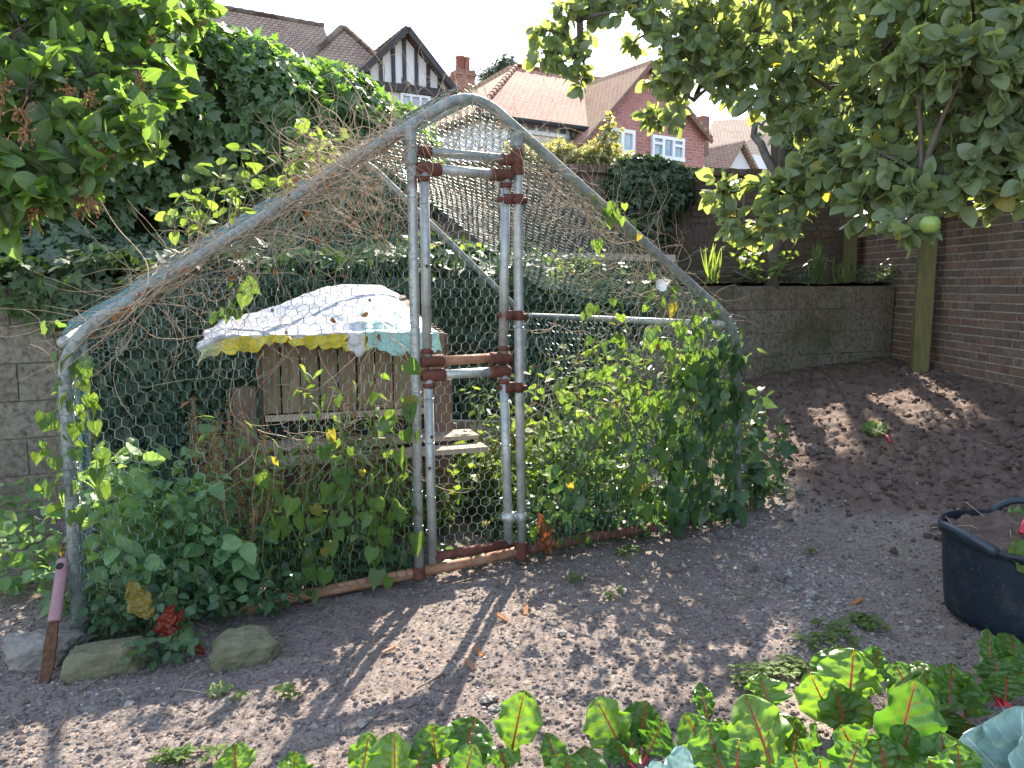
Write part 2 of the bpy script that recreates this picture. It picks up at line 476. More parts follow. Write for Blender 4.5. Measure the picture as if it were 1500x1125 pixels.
M['weed_leaf'] = leafmat('weed_leaf', (.06, .125, .03), (.14, .215, .055), tr=2.0, tw=.42, rough=.62, spec=.2)
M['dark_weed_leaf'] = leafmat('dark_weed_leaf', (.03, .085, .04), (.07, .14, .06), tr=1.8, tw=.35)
M['pale_leaf'] = leafmat('pale_leaf', (.20, .29, .10), (.40, .38, .22), tr=1.15, tw=.4)
M['conifer'] = leafmat('conifer_leaf', (.05, .08, .07), (.09, .12, .10), tr=1.2, tw=.2)
M['red_leaf'] = leafmat('red_leaf', (.15, .018, .014), (.27, .045, .02), tr=1.7, tw=.45, yellow=(1.3, .5, .4))
M['yellow_leaf'] = leafmat('yellow_leaf', (.20, .16, .03), (.27, .21, .045), tr=1.7, tw=.4, yellow=(1.2, 1, .4))
M['brown_crisp'] = leafmat('brown_crisp_leaf', (.14, .05, .02), (.22, .085, .03), tr=1.6, tw=.4, yellow=(1.3, .8, .4))
simple('apple_skin', (.15, .25, .045), (.24, .32, .07), 12, .35, .1, 60, .001, spec=.5)
simple('flower_white', (.80, .80, .78), (.86, .86, .84), 9, .6, .1, 60, .001)

# ------------------------------------------------------------------ leaf templates
def leaf_tpl(n, wf, fold=.22, curl=.25, base=0.0, wav=0.0, serr=0.0):
    V = []; F = []
    for j in range(n+1):
        t = j/n; w = max(wf(t), .004)
        if serr and j % 2: w *= 1+serr
        z = -curl*t*t; dy = -base*(1-t)**3*w*2
        V += [(-w, t+dy, z+fold*w+wav*math.sin(t*9)), (0, t, z), (w, t+dy, z+fold*w-wav*math.sin(t*9))]
    for j in range(n):
        a = 3*j
        F += [(a, a+1, a+4, a+3), (a+1, a+2, a+5, a+4)]
    return np.array(V), [np.array(F)]
ovate = lambda t: .33*math.sin(PI*min(1, t**.8))**.62 if 0 < t < 1 else .0
T_ovate = (leaf_tpl(6, ovate, .10, .12, wav=.02), leaf_tpl(6, ovate, .24, .34), leaf_tpl(6, ovate, -.10, -.12, wav=.03), leaf_tpl(6, ovate, .35, .1, wav=.03))
T_ovate3 = leaf_tpl(3, lambda t: [.05, .33, .25, .0][round(t*3)])
T_kite = leaf_tpl(2, lambda t: [.03, .32, 0][round(t*2)])
hw = lambda t: [.28, .42, .44, .385, .29, .165, .06, 0][round(t*7)]
T_heart = (leaf_tpl(7, hw, .10, .12, .30, .02), leaf_tpl(7, hw, .22, .4, .30), leaf_tpl(7, hw, .0, .2, .30, .04), leaf_tpl(7, hw, .38, .05, .3, .02))
T_heart4 = leaf_tpl(4, lambda t: [.30, .44, .33, .16, 0][round(t*4)], fold=.25, curl=.3, base=.35)
T_lance = leaf_tpl(4, lambda t: [.03, .13, .14, .09, 0][round(t*4)], fold=.3, curl=.4)
ntw = lambda t: .33*math.sin(PI*min(1, t**.68))**.72 if 0 < t < 1 else 0
T_nettle = (leaf_tpl(10, ntw, .12, .2, serr=.2), leaf_tpl(10, ntw, .25, .4, serr=.2), leaf_tpl(10, ntw, -.05, .1, serr=.2, wav=.03))
T_blade = leaf_tpl(5, lambda t: .035*(1-t)**.6+.001, fold=.4, curl=.55)
def ivy_tpl():
    a = [-150, -112, -80, -52, -28, 0, 28, 52, 80, 112, 150]
    r = [.30, .50, .33, .56, .42, .85, .42, .56, .33, .50, .30]
    V = [(0, .0, 0)]
    for x, q in zip(a, r):
        V.append((q*math.sin(R(x)), q*math.cos(R(x))+.15, -.12*q*q+.05*abs(math.sin(R(x)))))
    return np.array(V), [np.array([(0, i, i+1) for i in range(1, 11)])]
T_ivy = ivy_tpl()

def rand_dirs(n):
    v = rng.normal(size=(n, 3)); return nz(v)

# ------------------------------------------------------------------ ground shape
Lb, Rb = G(117, 945), G(1080, 768)           # feet of the run's front gable
FDIR = nz((Rb-Lb)*[1, 1, 0]); FN = np.array([FDIR[1], -FDIR[0], 0])   # FN faces the camera
def F(px, py, off=0.0):                      # point on the front gable plane, off metres towards the camera
    return PL(px, py, Lb+FN*off, FN)
SN = nz(np.array([.77, .64]))
def gh(x, y, detail=True):
    x = np.asarray(x, float); y = np.asarray(y, float)
    s = (x-Rb[0])*SN[0]+(y-Rb[1])*SN[1]
    s = s*np.clip((x+.5)/1.2, 0, 1)
    t = np.clip(s, 0, None)
    z = .66*(1-np.exp(-(t/2.35)**1.5))
    if detail:
        b = bedf(x, y)
        z = z+.018*fbm(xy3(x, y, 2.2), 2, 3)+(.010+.034*b)*(np.abs(fbm(xy3(x, y, 9), 2, 9)))+(.006+.012*b)*fbm(xy3(x, y, 24), 2, 17)
        z = z+(.004+.006*b)*fbm(xy3(x, y, 65), 1, 23)
    return z
def bedf(x, y):
    s = (x-Rb[0])*SN[0]+(y-Rb[1])*SN[1]
    return np.clip((s-.15+.30*fbm(xy3(x, y, 1.6), 3, 41))/1.0, 0, 1)*np.clip((x-.9)/.4, 0, 1)
def onground(x, y): return np.array([x, y, float(gh(np.array([x]), np.array([y]))[0])])

def make_ground():
    def axis(*segs):
        a = []
        for lo, hi, st in segs: a.append(np.arange(lo, hi-1e-6, st))
        return np.concatenate(a+[[segs[-1][1]]])
    xs = axis((-90, -10, 8), (-10, -4, .5), (-4, -2.4, .06), (-2.4, 3.2, .0135), (3.2, 4.6, .025), (4.6, 10, .5), (10, 90, 8))
    ys = axis((-30, 0, 4), (0, 1.7, .1), (1.7, 4.6, .0135), (4.6, 8.8, .025), (8.8, 12, .4), (12, 100, 8))
    X, Y = np.meshgrid(xs, ys)
    x, y = X.ravel(), Y.ravel()
    z = gh(x, y)
    nx = len(xs); i = np.arange(len(ys)-1)[:, None]*nx; j = np.arange(nx-1)[None]
    Q = np.stack([i+j, i+j+1, i+nx+j+1, i+nx+j], -1).reshape(-1, 4)
    m = MB().add(np.stack([x, y, z], -1), Q, bedf(x, y))
    return m.build('ground', M['soil'], smooth=True, kind='structure')
make_ground()

# retaining-wall line and terrace behind it
WX = np.array([-40, -8, -3.7, 2.0, 4.25, 40]); WY = np.array([2.2, 2.2, 4.5, 7.6, 8.6, 8.6])
def wallY(x): return np.interp(x, WX, WY)
TZ = 1.44
def make_terrace():
    xs = np.concatenate([np.arange(-60, -6, 3), np.arange(-6, 5, .07), np.arange(5, 61, 3)])
    vs = np.concatenate([np.arange(.12, 4, .07), [4.5, 6, 9, 14, 20, 30, 60]])
    X, Vv = np.meshgrid(xs, vs); x = X.ravel(); y = wallY(x)+Vv.ravel()
    z = TZ+.02+.05*fbm(xy3(x, y, 3), 3, 5)*np.clip(Vv.ravel()/.4, .2, 1)+.03*np.abs(fbm(xy3(x, y, 14), 2, 8))+np.clip((y-12)*.12, 0, 2.2)
    nx = len(xs); i = np.arange(len(vs)-1)[:, None]*nx; j = np.arange(nx-1)[None]
    Q = np.stack([i+j, i+j+1, i+nx+j+1, i+nx+j], -1).reshape(-1, 4)
    MB().add(np.stack([x, y, z], -1), Q).build('terrace_ground', M['terrace_soil'], smooth=True, kind='structure')
make_terrace()

# ------------------------------------------------------------------ walls
def course_wall(mb, a, b, z0, z1, thick, course, blen, joint, jit, header=False, seed=0, mort=1, push=.006, topjit=0, recess=.004):
    """courses of bricks on the camera side of the line a-b, mortar slab behind"""
    rg = np.random.default_rng(seed)
    a = np.asarray(a, float); b = np.asarray(b, float)
    L = np.linalg.norm(b-a); u = (b-a)/L; n = np.array([u[1], -u[0]])
    U3 = np.array([u[0], u[1], 0]); N3 = np.array([n[0], n[1], 0])
    mb.box(np.array([*((a+b)/2-n*(thick/2+recess)), (z0+z1)/2]), (L, thick, z1-z0), [U3, N3, [0, 0, 1]], rnd=.5, mi=mort)
    k = 0; z = z0
    S = np.array([[-1,-1,-1],[1,-1,-1],[1,1,-1],[-1,1,-1],[-1,-1,1],[1,-1,1],[1,1,1],[-1,1,1]], float)
    Fq = np.array([[0,3,2,1],[4,5,6,7],[0,1,5,4],[1,2,6,5],[2,3,7,6],[3,0,4,7]])
    while z < z1-course*.5:
        hb = blen/2 if (header and k % 3 == 1) else blen
        s = -(blen*.5 if k % 2 else 0)*(1 if not header or hb == blen else .5)-rg.uniform(0, .03)
        while s < L:
            w = hb*rg.uniform(.97, 1.03)
            if header and rg.random() < .15: w *= .5
            s0 = max(s, 0); s1 = min(s+w-joint, L)
            if s1-s0 > .02:
                h = course-joint
                dep = .1
                c = np.array([(s0+s1)/2, dep/2-.1+rg.uniform(0, push), z+course/2])
                l = S*[(s1-s0)/2, dep/2, h/2]+rg.uniform(-jit, jit, (8, 3))
                l = l+c
                # ease the corners of the visible face
                V = np.array([a[0], a[1], 0])+l[:, 0:1]*U3-l[:, 1:2]*(-N3)+l[:, 2:3]*np.array([0, 0, 1.])
                mb.add(V, Fq[:, ::-1], rg.random(), 0)
            s += w
        z += course; k += 1

def bricks_thing(name, label, cat, a, b, z0, z1, thick, course, blen, joint, jit, mats, header=False, seed=1, coping=None, push=.006):
    mb = MB(); course_wall(mb, a, b, z0, z1, thick, course, blen, joint, jit, header, seed, push=push)
    root = empty(name, (*((np.asarray(a)+np.asarray(b))/2), z0), label, cat)
    mb.build('brickwork', mats, root)
    if coping:
        cm = MB(); a3 = np.array([*a, z1+.03]); b3 = np.array([*b, z1+.03]); L = np.linalg.norm(b3-a3)
        u = (b3-a3)/L; n = np.array([u[1], -u[0], 0]); s = 0
        while s < L-.02:
            w = .11
            c = a3+u*(s+w/2)-n*(thick/2-.03)
            cm.box(c, (w-.012, thick+.07, .085), [u, -n, [0, 0, 1]], .006)
            s += w
        cm.build('coping', mats[0], root)
    return root
# concrete-block retaining wall: two runs
rw = empty('retaining_wall', (-1, 6, 0), 'low grey concrete block retaining wall running behind the wire run to the brick corner', 'wall')
mb = MB()
course_wall(mb, (-8, 2.2), (-3.7, 4.5), TZ-.24*8, TZ+.0, .2, .24, .46, .008, .004, seed=3, mort=1, push=.006)
course_wall(mb, (-3.7, 4.5), (2.0, 7.6), TZ-.24*8, TZ+.0, .2, .24, .46, .008, .004, seed=4, mort=1, push=.006)
course_wall(mb, (2.0, 7.6), (4.24, 8.6), TZ-.24*8, TZ+.0, .2, .24, .42, .008, .004, seed=5, mort=1, push=.006)
mb.build('blockwork', [M['block'], M['dark_mortar']], rw)
bricks_thing('brick_wall', 'tall old red brick garden wall along the right side behind the tub', 'wall', (4.27, 9.8), (4.27, -1.5), .0, 2.16, .24, .076, .225, .011, .002, [M['brick'], M['mortar']], True, 6, push=.005)
bricks_thing('brick_wall', 'dark brown brick wall with weathered coping across the back of the terrace', 'wall', (-2.6, 8.6), (4.25, 9.8), 1.2, 2.76, .24, .076, .225, .012, .0035, [M['brick_dark'], M['dark_mortar']], True, 7, coping=True, push=.010)

# timber posts and fence above the brick wall
for (px, Y, zt, lab) in ((1347, 7.72, 3.3, 'square green stained timber post standing in the soil before the right brick wall'),
                         (1236, 9.45, 3.2, 'square timber post on the terrace in the corner of the brick walls')):
    x = (px-CX)/F_PX*Y*1.005
    z0 = float(gh(np.array([x]), np.array([Y]), False)[0])-.1 if Y < 8.6 else TZ-.05
    m = MB(); m.box((x, Y, (z0+zt)/2), (.15, .15, zt-z0), [[.95, -.3, 0], [.3, .95, 0], [0, 0, 1]], .004)
    o = m.build('timber_post', M['post_wood'])
    bv = o.modifiers.new('b', 'BEVEL'); bv.width = .008; bv.segments = 2
    tag(o, lab, 'post', 'timber fence posts')
fr = empty('wooden_fence', (4.36, 4.5, 2.2), 'brown vertical board fence standing on top of the right brick wall', 'fence')
m = MB(); y = 9.6
while y > -1.2:
    w = .15
    m.box((4.36+rng.uniform(-.006, .006), y-w/2, 2.88+rng.uniform(-.02, .02)), (.018, w-.008, 1.4)); y -= w
m.build('board_panel', M['fence_wood'], fr)
m = MB()
for z in (2.4, 3.3): m.box((4.40, 4.2, z), (.05, 10.8, .08))
m.build('rail', M['fence_wood'], fr)
# ------------------------------------------------------------------ the wire run
BACK = nz(np.array([-FN[0], -FN[1], 0]))     # away from the camera
DEPTH = 1.95
run = empty('chicken_run', ((Lb+Rb)/2), 'large galvanised tube and wire netting chicken run with a pitched roof and narrow door', 'chicken run')
def arc(a, b, c, k=.16, n=7):
    """corner at b rounded between a and c"""
    p = b+nz(a-b)*k; q = b+nz(c-b)*k
    t = np.linspace(0, 1, n)[:, None]
    return (1-t)**2*p+2*t*(1-t)*b+t*t*q
fL0, fL1, fA, fR1, fR0 = F(118, 952), F(92, 502), F(690, 129), F(1079, 476), F(1080, 768)
front_path = np.concatenate([[fL0], arc(fL0, fL1, fA, .16), [fL1+(fA-fL1)*.35, fL1+(fA-fL1)*.7], arc(fL1, fA, fR1, .18, 9), [fA+(fR1-fA)*.5], arc(fA, fR1, fR0, .16), [fR0]])
bL0 = fL0+BACK*DEPTH; bL1 = fL1+BACK*DEPTH; bA = fA+BACK*DEPTH
bR1 = PL(768, 462, Lb+BACK*DEPTH, FN); bR0 = bR1*[1, 1, 0]
back_path = np.concatenate([[bL0], arc(bL0, bL1, bA, .16), arc(bL1, bA, bR1, .2), arc(bA, bR1, bR0, .16), [bR0]])
TR = .0255
MB().tube(front_path, TR, 14).build('gable_frame', M['tube_old'], run, True)
MB().tube(back_path, TR*.9, 10).build('gable_frame', M['tube_old'], run, True)
MB().tube([fR1+[0, 0, .0]-FDIR*.02, (fR1+bR1)/2, bR1], TR*.85, 10).build('eave_rail', M['tube'], run, True)
MB().tube([fL1, (fL1+bL1)/2, bL1], TR*.85, 10).build('eave_rail', M['tube'], run, True)
MB().tube([fA-[0, 0, .05], bA-[0, 0, .05]], TR*.8, 10).build('ridge_rail', M['tube_old'], run, True)
pB = [F(330, 902), F(420, 877), F(520, 857), F(612, 838), F(700, 821), F(765, 806), F(870, 786), F(985, 768), F(1076, 752)]
MB().tube(pB[:6], TR, 12).build('base_rail', M['rust_pale'], run, True)
MB().tube(np.array(pB[5:]), TR*1.02, 12).build('base_rail', M['rust'], run, True)
# fixed door posts
o1 = .012
for (pts, r) in (([F(600, 188), F(603, 300), F(608, 560), F(613, 845)], TR*.92), ([F(757, 195), F(757, 300), F(759, 560), F(763, 814)], TR*.92)):
    MB().tube(np.array(pts)+FN*o1, r, 12).build('door_post', M['tube'], run, True)
MB().tube(np.array([F(600, 220), F(757, 235)])+FN*o1, TR*.85, 12).build('header_rail', M['tube_old'], run, True)
# cast fittings at the post heads and feet
def fitting(name, p, d, r=.034, L=.085, mat='rust', parent=run):
    d = nz(np.asarray(d, float))
    m = MB(); rr = [r*.86, r, r*.92, r*.92, r, r*.86]; tt = np.array([-.5, -.42, -.3, .3, .42, .5])*L
    m.tube(np.asarray(p)+tt[:, None]*d, rr, 12)
    return m.build(name, M[mat], parent, True)
Z3 = np.array([0, 0, 1.])
for (px, py) in ((601, 222), (757, 238)):
    fitting('tee_fitting', F(px, py, o1), Z3, .033, .12, 'tube_old' if px < 700 else 'rust')
fitting('tee_fitting', F(620, 222, o1), FDIR, .031, .07, 'rust'); fitting('tee_fitting', F(742, 234, o1), FDIR, .031, .06, 'rust')
fitting('tee_fitting', F(600, 197, o1), Z3, .036, .07, 'tube_old'); fitting('tee_fitting', F(757, 205, o1), Z3, .036, .07, 'tube_old')
fitting('tee_fitting', F(613, 838, o1), Z3, .036, .06, 'rust'); fitting('tee_fitting', F(763, 806, o1), Z3, .036, .09, 'rust')
fitting('tee_fitting', F(1079, 752), Z3, .034, .12, 'tube_old')
# door: two stacked frames of tube
door = empty('door', F(632, 822, .02)-(Lb+Rb)/2, None, None); door.parent = run
o2 = .022
ds = lambda pts, r, nm, mat: MB().tube(np.array([F(*p, o2) for p in pts]), r, 12).build(nm, M[mat], door, True)
ds([(621, 248), (626, 523)], TR*.9, 'door_stile', 'tube'); ds([(627, 549), (634, 824)], TR*.9, 'door_stile', 'tube')
ds([(741, 257), (737, 523)], TR*.9, 'door_stile', 'tube'); ds([(738, 546), (745, 796)], TR*.9, 'door_stile', 'tube')
ds([(621, 246), (741, 257)], TR*.9, 'door_rail', 'tube'); ds([(626, 530), (738, 523)], TR*.9, 'door_rail', 'rust_pale')
ds([(627, 550), (738, 544)], TR*.9, 'door_rail', 'tube'); ds([(634, 816), (748, 796)], TR*.9, 'door_rail', 'rust')
for (px, py, sg) in ((621, 247, 1), (741, 257, -1), (626, 529, 1), (738, 524, -1), (628, 550, 1), (738, 544, -1)):
    p = F(px, py, o2)
    m = MB(); e = p+FDIR*sg*.085
    m.tube([p-FDIR*sg*.034, p-FDIR*sg*.026, p+FDIR*sg*.055, e-FDIR*sg*.012, e-FDIR*sg*.004], [.024, .030, .0295, .032, .027], 12)
    up = -1 if py in (247, 257, 550, 544) else 1
    m.tube([p-Z3*.036*-up, p+Z3*up*.05, p+Z3*up*.06], [.0295, .030, .026], 12)
    m.build('corner_fitting', M['rust'], door, True)
for py in (292, 462, 567, 757):
    a = F(738 if py < 700 else 743, py, .024); b = F(768 if py < 700 else 766, py+1, .024)
    m = MB(); m.tube([a-FDIR*.03, b+FDIR*.012], .014, 8)
    c1 = F(743 if py < 700 else 745, py, .022); c2 = F(758.5 if py < 600 else 762, py, .012)
    for c in (c1, c2): m.tube([c-Z3*.024, c+Z3*.024], .031, 12)
    m.build('hinge_clip', M['tube' if py > 700 else 'rust'], door, True)
# small bolts / rust spots on the tubes
m = MB()
for (px, py) in ((629, 686), (625, 390), (632, 640)):
    p = F(px, py, .046); m.tube([p, p+FN*.006], .008, 8)
m.build('bolt', M['rust'], door)

# hexagonal wire netting
def hex_edges(w, h, cell=.05):
    """pointy-top hexes: list of segment pairs in (u,v), twist flag"""
    a = cell/math.sqrt(3); E = []
    dy = 1.5*a
    rows = int(h/dy)+2; cols = int(w/cell)+2
    for r in range(rows):
        for c in range(cols):
            x = c*cell+(cell/2 if r % 2 else 0); y = r*dy
            T = (x, y+a); RU = (x+cell/2, y+a/2); RD = (x+cell/2, y-a/2); LU = (x-cell/2, y+a/2)
            E += [(*T, *RU, 0), (*LU, *T, 0), (*RU, *RD, 1)]
    return np.array(E)
def inside(poly, p):
    poly = np.asarray(poly); x, y = p[:, 0], p[:, 1]; c = np.zeros(len(p), bool)
    j = len(poly)-1
    for i in range(len(poly)):
        xi, yi = poly[i]; xj, yj = poly[j]
        c ^= ((yi > y) != (yj > y)) & (x < (xj-xi)*(y-yi)/(yj-yi+1e-12)+xi); j = i
    return c
def net(name, o, U, V, poly, mat, cell=.05, r=.0009, sag=.01, seed=0, holes=(), parent=run):
    """netting over polygon poly (u,v metres) in the plane o,U,V"""
    poly = np.asarray(poly, float); mn = poly.min(0); mx = poly.max(0)
    E = hex_edges(*(mx-mn), cell); E[:, [0, 2]] += mn[0]; E[:, [1, 3]] += mn[1]
    mid = (E[:, 0:2]+E[:, 2:4])/2
    k = inside(poly, mid)
    for hpoly in holes: k &= ~inside(hpoly, mid)
    E = E[k]; W = np.cross(U, V)
    def w3(uv):
        jit = np.stack([vn(np.c_[uv*3.1, uv[:, :1]*0+seed], 1), vn(np.c_[uv*3.1, uv[:, :1]*0+seed], 2), vn(np.c_[uv*1.7, uv[:, :1]*0+seed], 3)], -1)
        j2 = np.stack([vn(np.c_[uv*23, uv[:, :1]*0+seed], 5), vn(np.c_[uv*23, uv[:, :1]*0+seed], 6)], -1)*.006
        q = uv+jit[:, :2]*.014+j2
        return o+q[:, 0:1]*U+q[:, 1:2]*V+(jit[:, 2:3]*sag)*W
    A = w3(E[:, 0:2]); B = w3(E[:, 2:4]); tw = E[:, 4]
    D = nz(B-A); S = nz(np.cross(D, W)); N = np.cross(S, D)
    rr = (r*np.where(tw > 0, 1.55, 1.0))[:, None]
    m = MB(); Vs = []
    for a in range(3):
        d = math.cos(a*2.0944)*S+math.sin(a*2.0944)*N
        Vs += [A+d*rr, B+d*rr]
    Vv = np.stack(Vs, 1).reshape(-1, 3); n = len(A)
    f = np.array([(0, 1, 3, 2), (2, 3, 5, 4), (4, 5, 1, 0)])
    m.add(Vv, (f[None]+(np.arange(n)*6)[:, None, None]).reshape(-1, 4), np.repeat(rng.random(n), 6))
    return m.build(name, mat, parent)
def uv_of(o, U, V, pts): return [(float(np.dot(p-o, U)), float(np.dot(p-o, V))) for p in pts]
o = fL0+FN*.03
FU, FV = FDIR, Z3
gp = uv_of(o, FU, FV, [F(106, 930), fL1-[0, 0, .02], fA-[0, 0, .03], fR1, F(1080, 760), F(763, 806), F(763, 235), F(600, 220), F(613, 840)])
net('wire_netting', o, FU, FV, gp, M['wire_green'], .05, .0012, .012, 1)
dn = uv_of(o-FN*.02, FU, FV, [F(634, 818), F(621, 248), F(741, 258), F(745, 798)])
net('wire_netting', o-FN*.02, FU, FV, dn, M['wire_grey'], .05, .0011, .006, 2, parent=door)
gp2 = uv_of(o, FU, FV, [F(604, 216), fA-[0, 0, .05], F(757, 230)])
net('wire_netting', o, FU, FV, gp2, M['wire_grey'], .05, .0011, .012, 3)
ob = bL0
gb = uv_of(ob, FU, FV, [bL0, bL1, bA, bR1, bR0])
net('wire_netting', ob, FU, FV, gb, M['wire_dark'], .05, .0014, .015, 4)
for (a, b, c, d, sd) in ((fL1, fA, bA, bL1, 5), (fA, fR1, bR1, bA, 6)):
    U = nz(b-a); V = nz((d-a)-np.dot(d-a, U)*U)
    up = np.cross(U, V); up = up if up[2] > 0 else -up
    oo = a+up*.03
    pl = uv_of(oo, U, V, [a, b, c, d])
    net('roof_netting', oo, U, V, pl, M['wire_dark'], .05, .0015, .02, sd)
    if sd == 5:   # the crumpled double edge folded under the left slope
        pl2 = [(pl[0][0]+.02, -.02), (pl[1][0]*.85, -.02), (pl[1][0]*.85, .16), (pl[0][0]+.02, .16)]
        net('roof_netting', oo-up*.05, U, nz(V*.3-up*.95), pl2, M['wire_grey'], .026, .0011, .05, 8)
for (a, b, c, d, sd) in ((fL0, fL1, bL1, bL0, 9), (fR0, fR1, bR1, bR0, 10)):
    V = Z3; U = nz((d-a)*[1, 1, 0])
    net('wire_netting', a, U, V, uv_of(a, U, V, [a, b, c, d]), M['wire_green'], .05, .0011, .015, sd)
# netting wrapped over the left leg and roof tube
def wrap_net(path, r, name, cell=.04):
    path = np.asarray(path); seg = np.linalg.norm(np.diff(path, axis=0), axis=1); L = seg.sum()
    E = hex_edges(2*PI*r, L, cell*.9); acc = np.r_[0, np.cumsum(seg)]
    E = E[(E[:, 1] > 0) & (E[:, 3] > 0) & (E[:, 1] < L) & (E[:, 3] < L)]
    def at(uv):
        p = np.stack([np.interp(uv[:, 1], acc, path[:, i]) for i in range(3)], -1)
        k = np.clip(np.searchsorted(acc, uv[:, 1])-1, 0, len(seg)-1); T = nz(np.diff(path, axis=0))[k]
        N1 = FN-np.sum(FN*T, 1, keepdims=True)*T; N1 = nz(N1); N2 = np.cross(T, N1)
        an = uv[:, 0:1]/r+.5*vn(np.c_[uv*9, uv[:, :1]*0], 4)[:, None]
        return p+(r+.001)*(np.cos(an)*N1+np.sin(an)*N2)
    m = MB(); A = at(E[:, :2]); B = at(E[:, 2:4])
    for a, b in zip(A, B):
        if np.linalg.norm(a-b) < .06: m.tube([a, b], .0009, 3, False)
    return m.build(name, M['wire_grey'], run)
wrap_net([F(116, 935), F(104, 720), F(94, 540)], TR+.004, 'wire_netting')
wrap_net([fL1+(fA-fL1)*.05, fL1+(fA-fL1)*.5, fL1+(fA-fL1)*.9], TR+.004, 'roof_netting')
# tie wires round the tubes
m = MB()
def tie(p, d, r):
    d = nz(d); a = nz(np.cross(d, [.3, .8, .5])); b = np.cross(d, a); t = np.linspace(0, 2*PI, 9)
    m.tube(np.asarray(p)+r*(np.cos(t)[:, None]*a+np.sin(t)[:, None]*b)+np.linspace(0, .006, 9)[:, None]*d, .0013, 3, False)
for py in (290, 380, 480, 575, 640, 720, 770):
    tie(F(603+(py-200)*.016, py, o1), Z3, TR+.001); tie(F(757+(py-200)*.009, py, o1), Z3, TR+.001)
    tie(F(621+(py-200)*.018, py+9, o2), Z3, TR+.001); tie(F(740, py+12, o2), Z3, TR+.001)
m.build('tie_wire', M['wire_grey'], run)

# ------------------------------------------------------------------ hen house inside the run
HB = R(18); HU = np.array([math.cos(HB), math.sin(HB), 0]); HN = np.array([math.sin(HB), -math.cos(HB), 0])
hq = P(385, 600, 4.1); hq[2] = 0
def H(u, n, z): return hq+HU*u+HN*n+np.array([0, 0, z])
hen = empty('hen_house', H(.5, -.4, 0), 'weathered plank hen house with a lean-to roof standing inside the wire run', 'hen house')
HW = 1.02; AX = [HU, -HN, Z3]
m = MB(); u = 0
while u < HW-.01:
    w = .098
    m.box(H(u+w/2, rng.uniform(-.004, .004), .97), (w-.006, .02, .42), AX, .002); u += w+.003
m.build('plank_wall', M['plank'], hen)
m = MB(); m2 = MB(); n = .0
while n < .75:
    m.box(H(-.01, -n-.05, .82), (.02, .094, .70+.1*n), AX, .003); m2.box(H(HW+.0, -n-.05, .72), (.02, .094, .9+.2*n), AX, .003); n += .097
m.build('side_wall', M['panel_wood'], hen); m2.build('side_wall', M['panel_wood'], hen)
m = MB(); m.box(H(HW/2, -.8, .65), (HW, .02, 1.1), AX, .003); m.build('back_wall', M['panel_wood'], hen)
MB().box(H(HW/2, .018, .735), (HW-.02, .02, .035), AX, .002).build('batten', M['old_wood'], hen)
MB().box(H(HW/2, -.03, .66), (HW-.05, .012, .13), AX, .001).build('opening_shade', M['hole_shade'], hen)  # solid near-black slab, the shade of the gap put into its colour
MB().box(H(HW/2+.05, .10, .60), (HW+.16, .20, .024), AX, .004).build('perch_plank', M['old_wood'], hen)
MB().box(H(HW/2+.08, .275, .555), (HW+.13, .14, .026), AX, .004).build('perch_plank', M['old_wood'], hen)
m = MB()
for k in range(3): m.box(H(HW/2, -.01+rng.uniform(-.003, .003), .10+k*.14), (HW, .022, .134), AX, .002)
m.build('lower_panel', M['panel_wood'], hen)
for u in (-.09, HW-.03):
    m = MB(); m.box(H(u, .0, .45), (.11, .07, .92), AX, .005); m.build('corner_post', M['panel_wood'], hen)
def rise(u): u = np.clip(np.asarray(u)/.6, 0, 1); return .03+.19*u*u*(3-2*u)
m = MB()
NR = 10
for i in range(NR): f_ = i/NR; m.beam(H(-.22+i*(HW+.11)/NR+.07, .14, 1.15), H(-.22+i*(HW+.11)/NR+.07, -.85, 1.155+rise(f_)), .13, .018)
m.build('roof', M['panel_wood'], hen)
# old feed-sack plastic draped over the roof
nu, nv = 130, 60
uu, vv = np.meshgrid(np.linspace(0, 1, nu), np.linspace(0, 1, nv)); uu = uu.ravel(); vv = vv.ravel()
front = np.clip(.24-vv, 0, 1)/.24          # drooping front flap
drop = .045+.025*fbm(np.c_[uu*6, uu*0, uu*0], 2, 2)+.028*np.abs(fbm(np.c_[uu*24, uu*0, uu*0], 3, 5))+.04*np.exp(-((uu-.64)/.05)**2)+.025*np.clip((uu-.7)/.1, 0, 1)+.065*np.exp(-((uu-.18)/.09)**2)
Pn = np.where(vv > .24, .2-(vv-.24)/.76*1.1, .2+.015*front)
Pz = np.where(vv > .24, 1.19+(vv-.24)/.76*rise(uu), 1.19-front*drop)
wr = .018*fbm(np.c_[uu*3.2, vv*3, uu*0], 2, 6)+.016*np.abs(fbm(np.c_[uu*7+vv*4, vv*2.5, uu*0], 2, 9))+.008*np.abs(fbm(np.c_[uu*15-vv*9, vv*9, uu*0], 2, 19))
Pu = -.30+uu*(HW+.20)+.02*fbm(np.c_[uu*3, vv*6, uu*0], 2, 12)
Pz = Pz+wr+np.where(vv > .3, .03*np.exp(-((uu-.72)/.2)**2), 0)-.06*np.clip((uu-.88)/.12, 0, 1)*vv-.05*np.clip((.09-uu)/.09, 0, 1)
V = hq+Pu[:, None]*HU+(Pn+np.clip(1-vv/.5, 0, 1)*(.035*fbm(np.c_[uu*7, uu*0, uu*0], 2, 44)+.02*fbm(np.c_[uu*19, uu*0, uu*0], 2, 45))+np.where(vv < .24, wr*.7, 0))[:, None]*HN+Pz[:, None]*Z3
i = np.arange(nv-1)[:, None]*nu; j = np.arange(nu-1)[None]
m = MB(); m.add(V, np.stack([i+j, i+j+1, i+nu+j+1, i+nu+j], -1).reshape(-1, 4), .5, uv=np.stack([uu, vv], -1))
o = m.build('plastic_sheet', M['sheet'], None, True)
so = o.modifiers.new('s', 'SOLIDIFY'); so.thickness = .0015
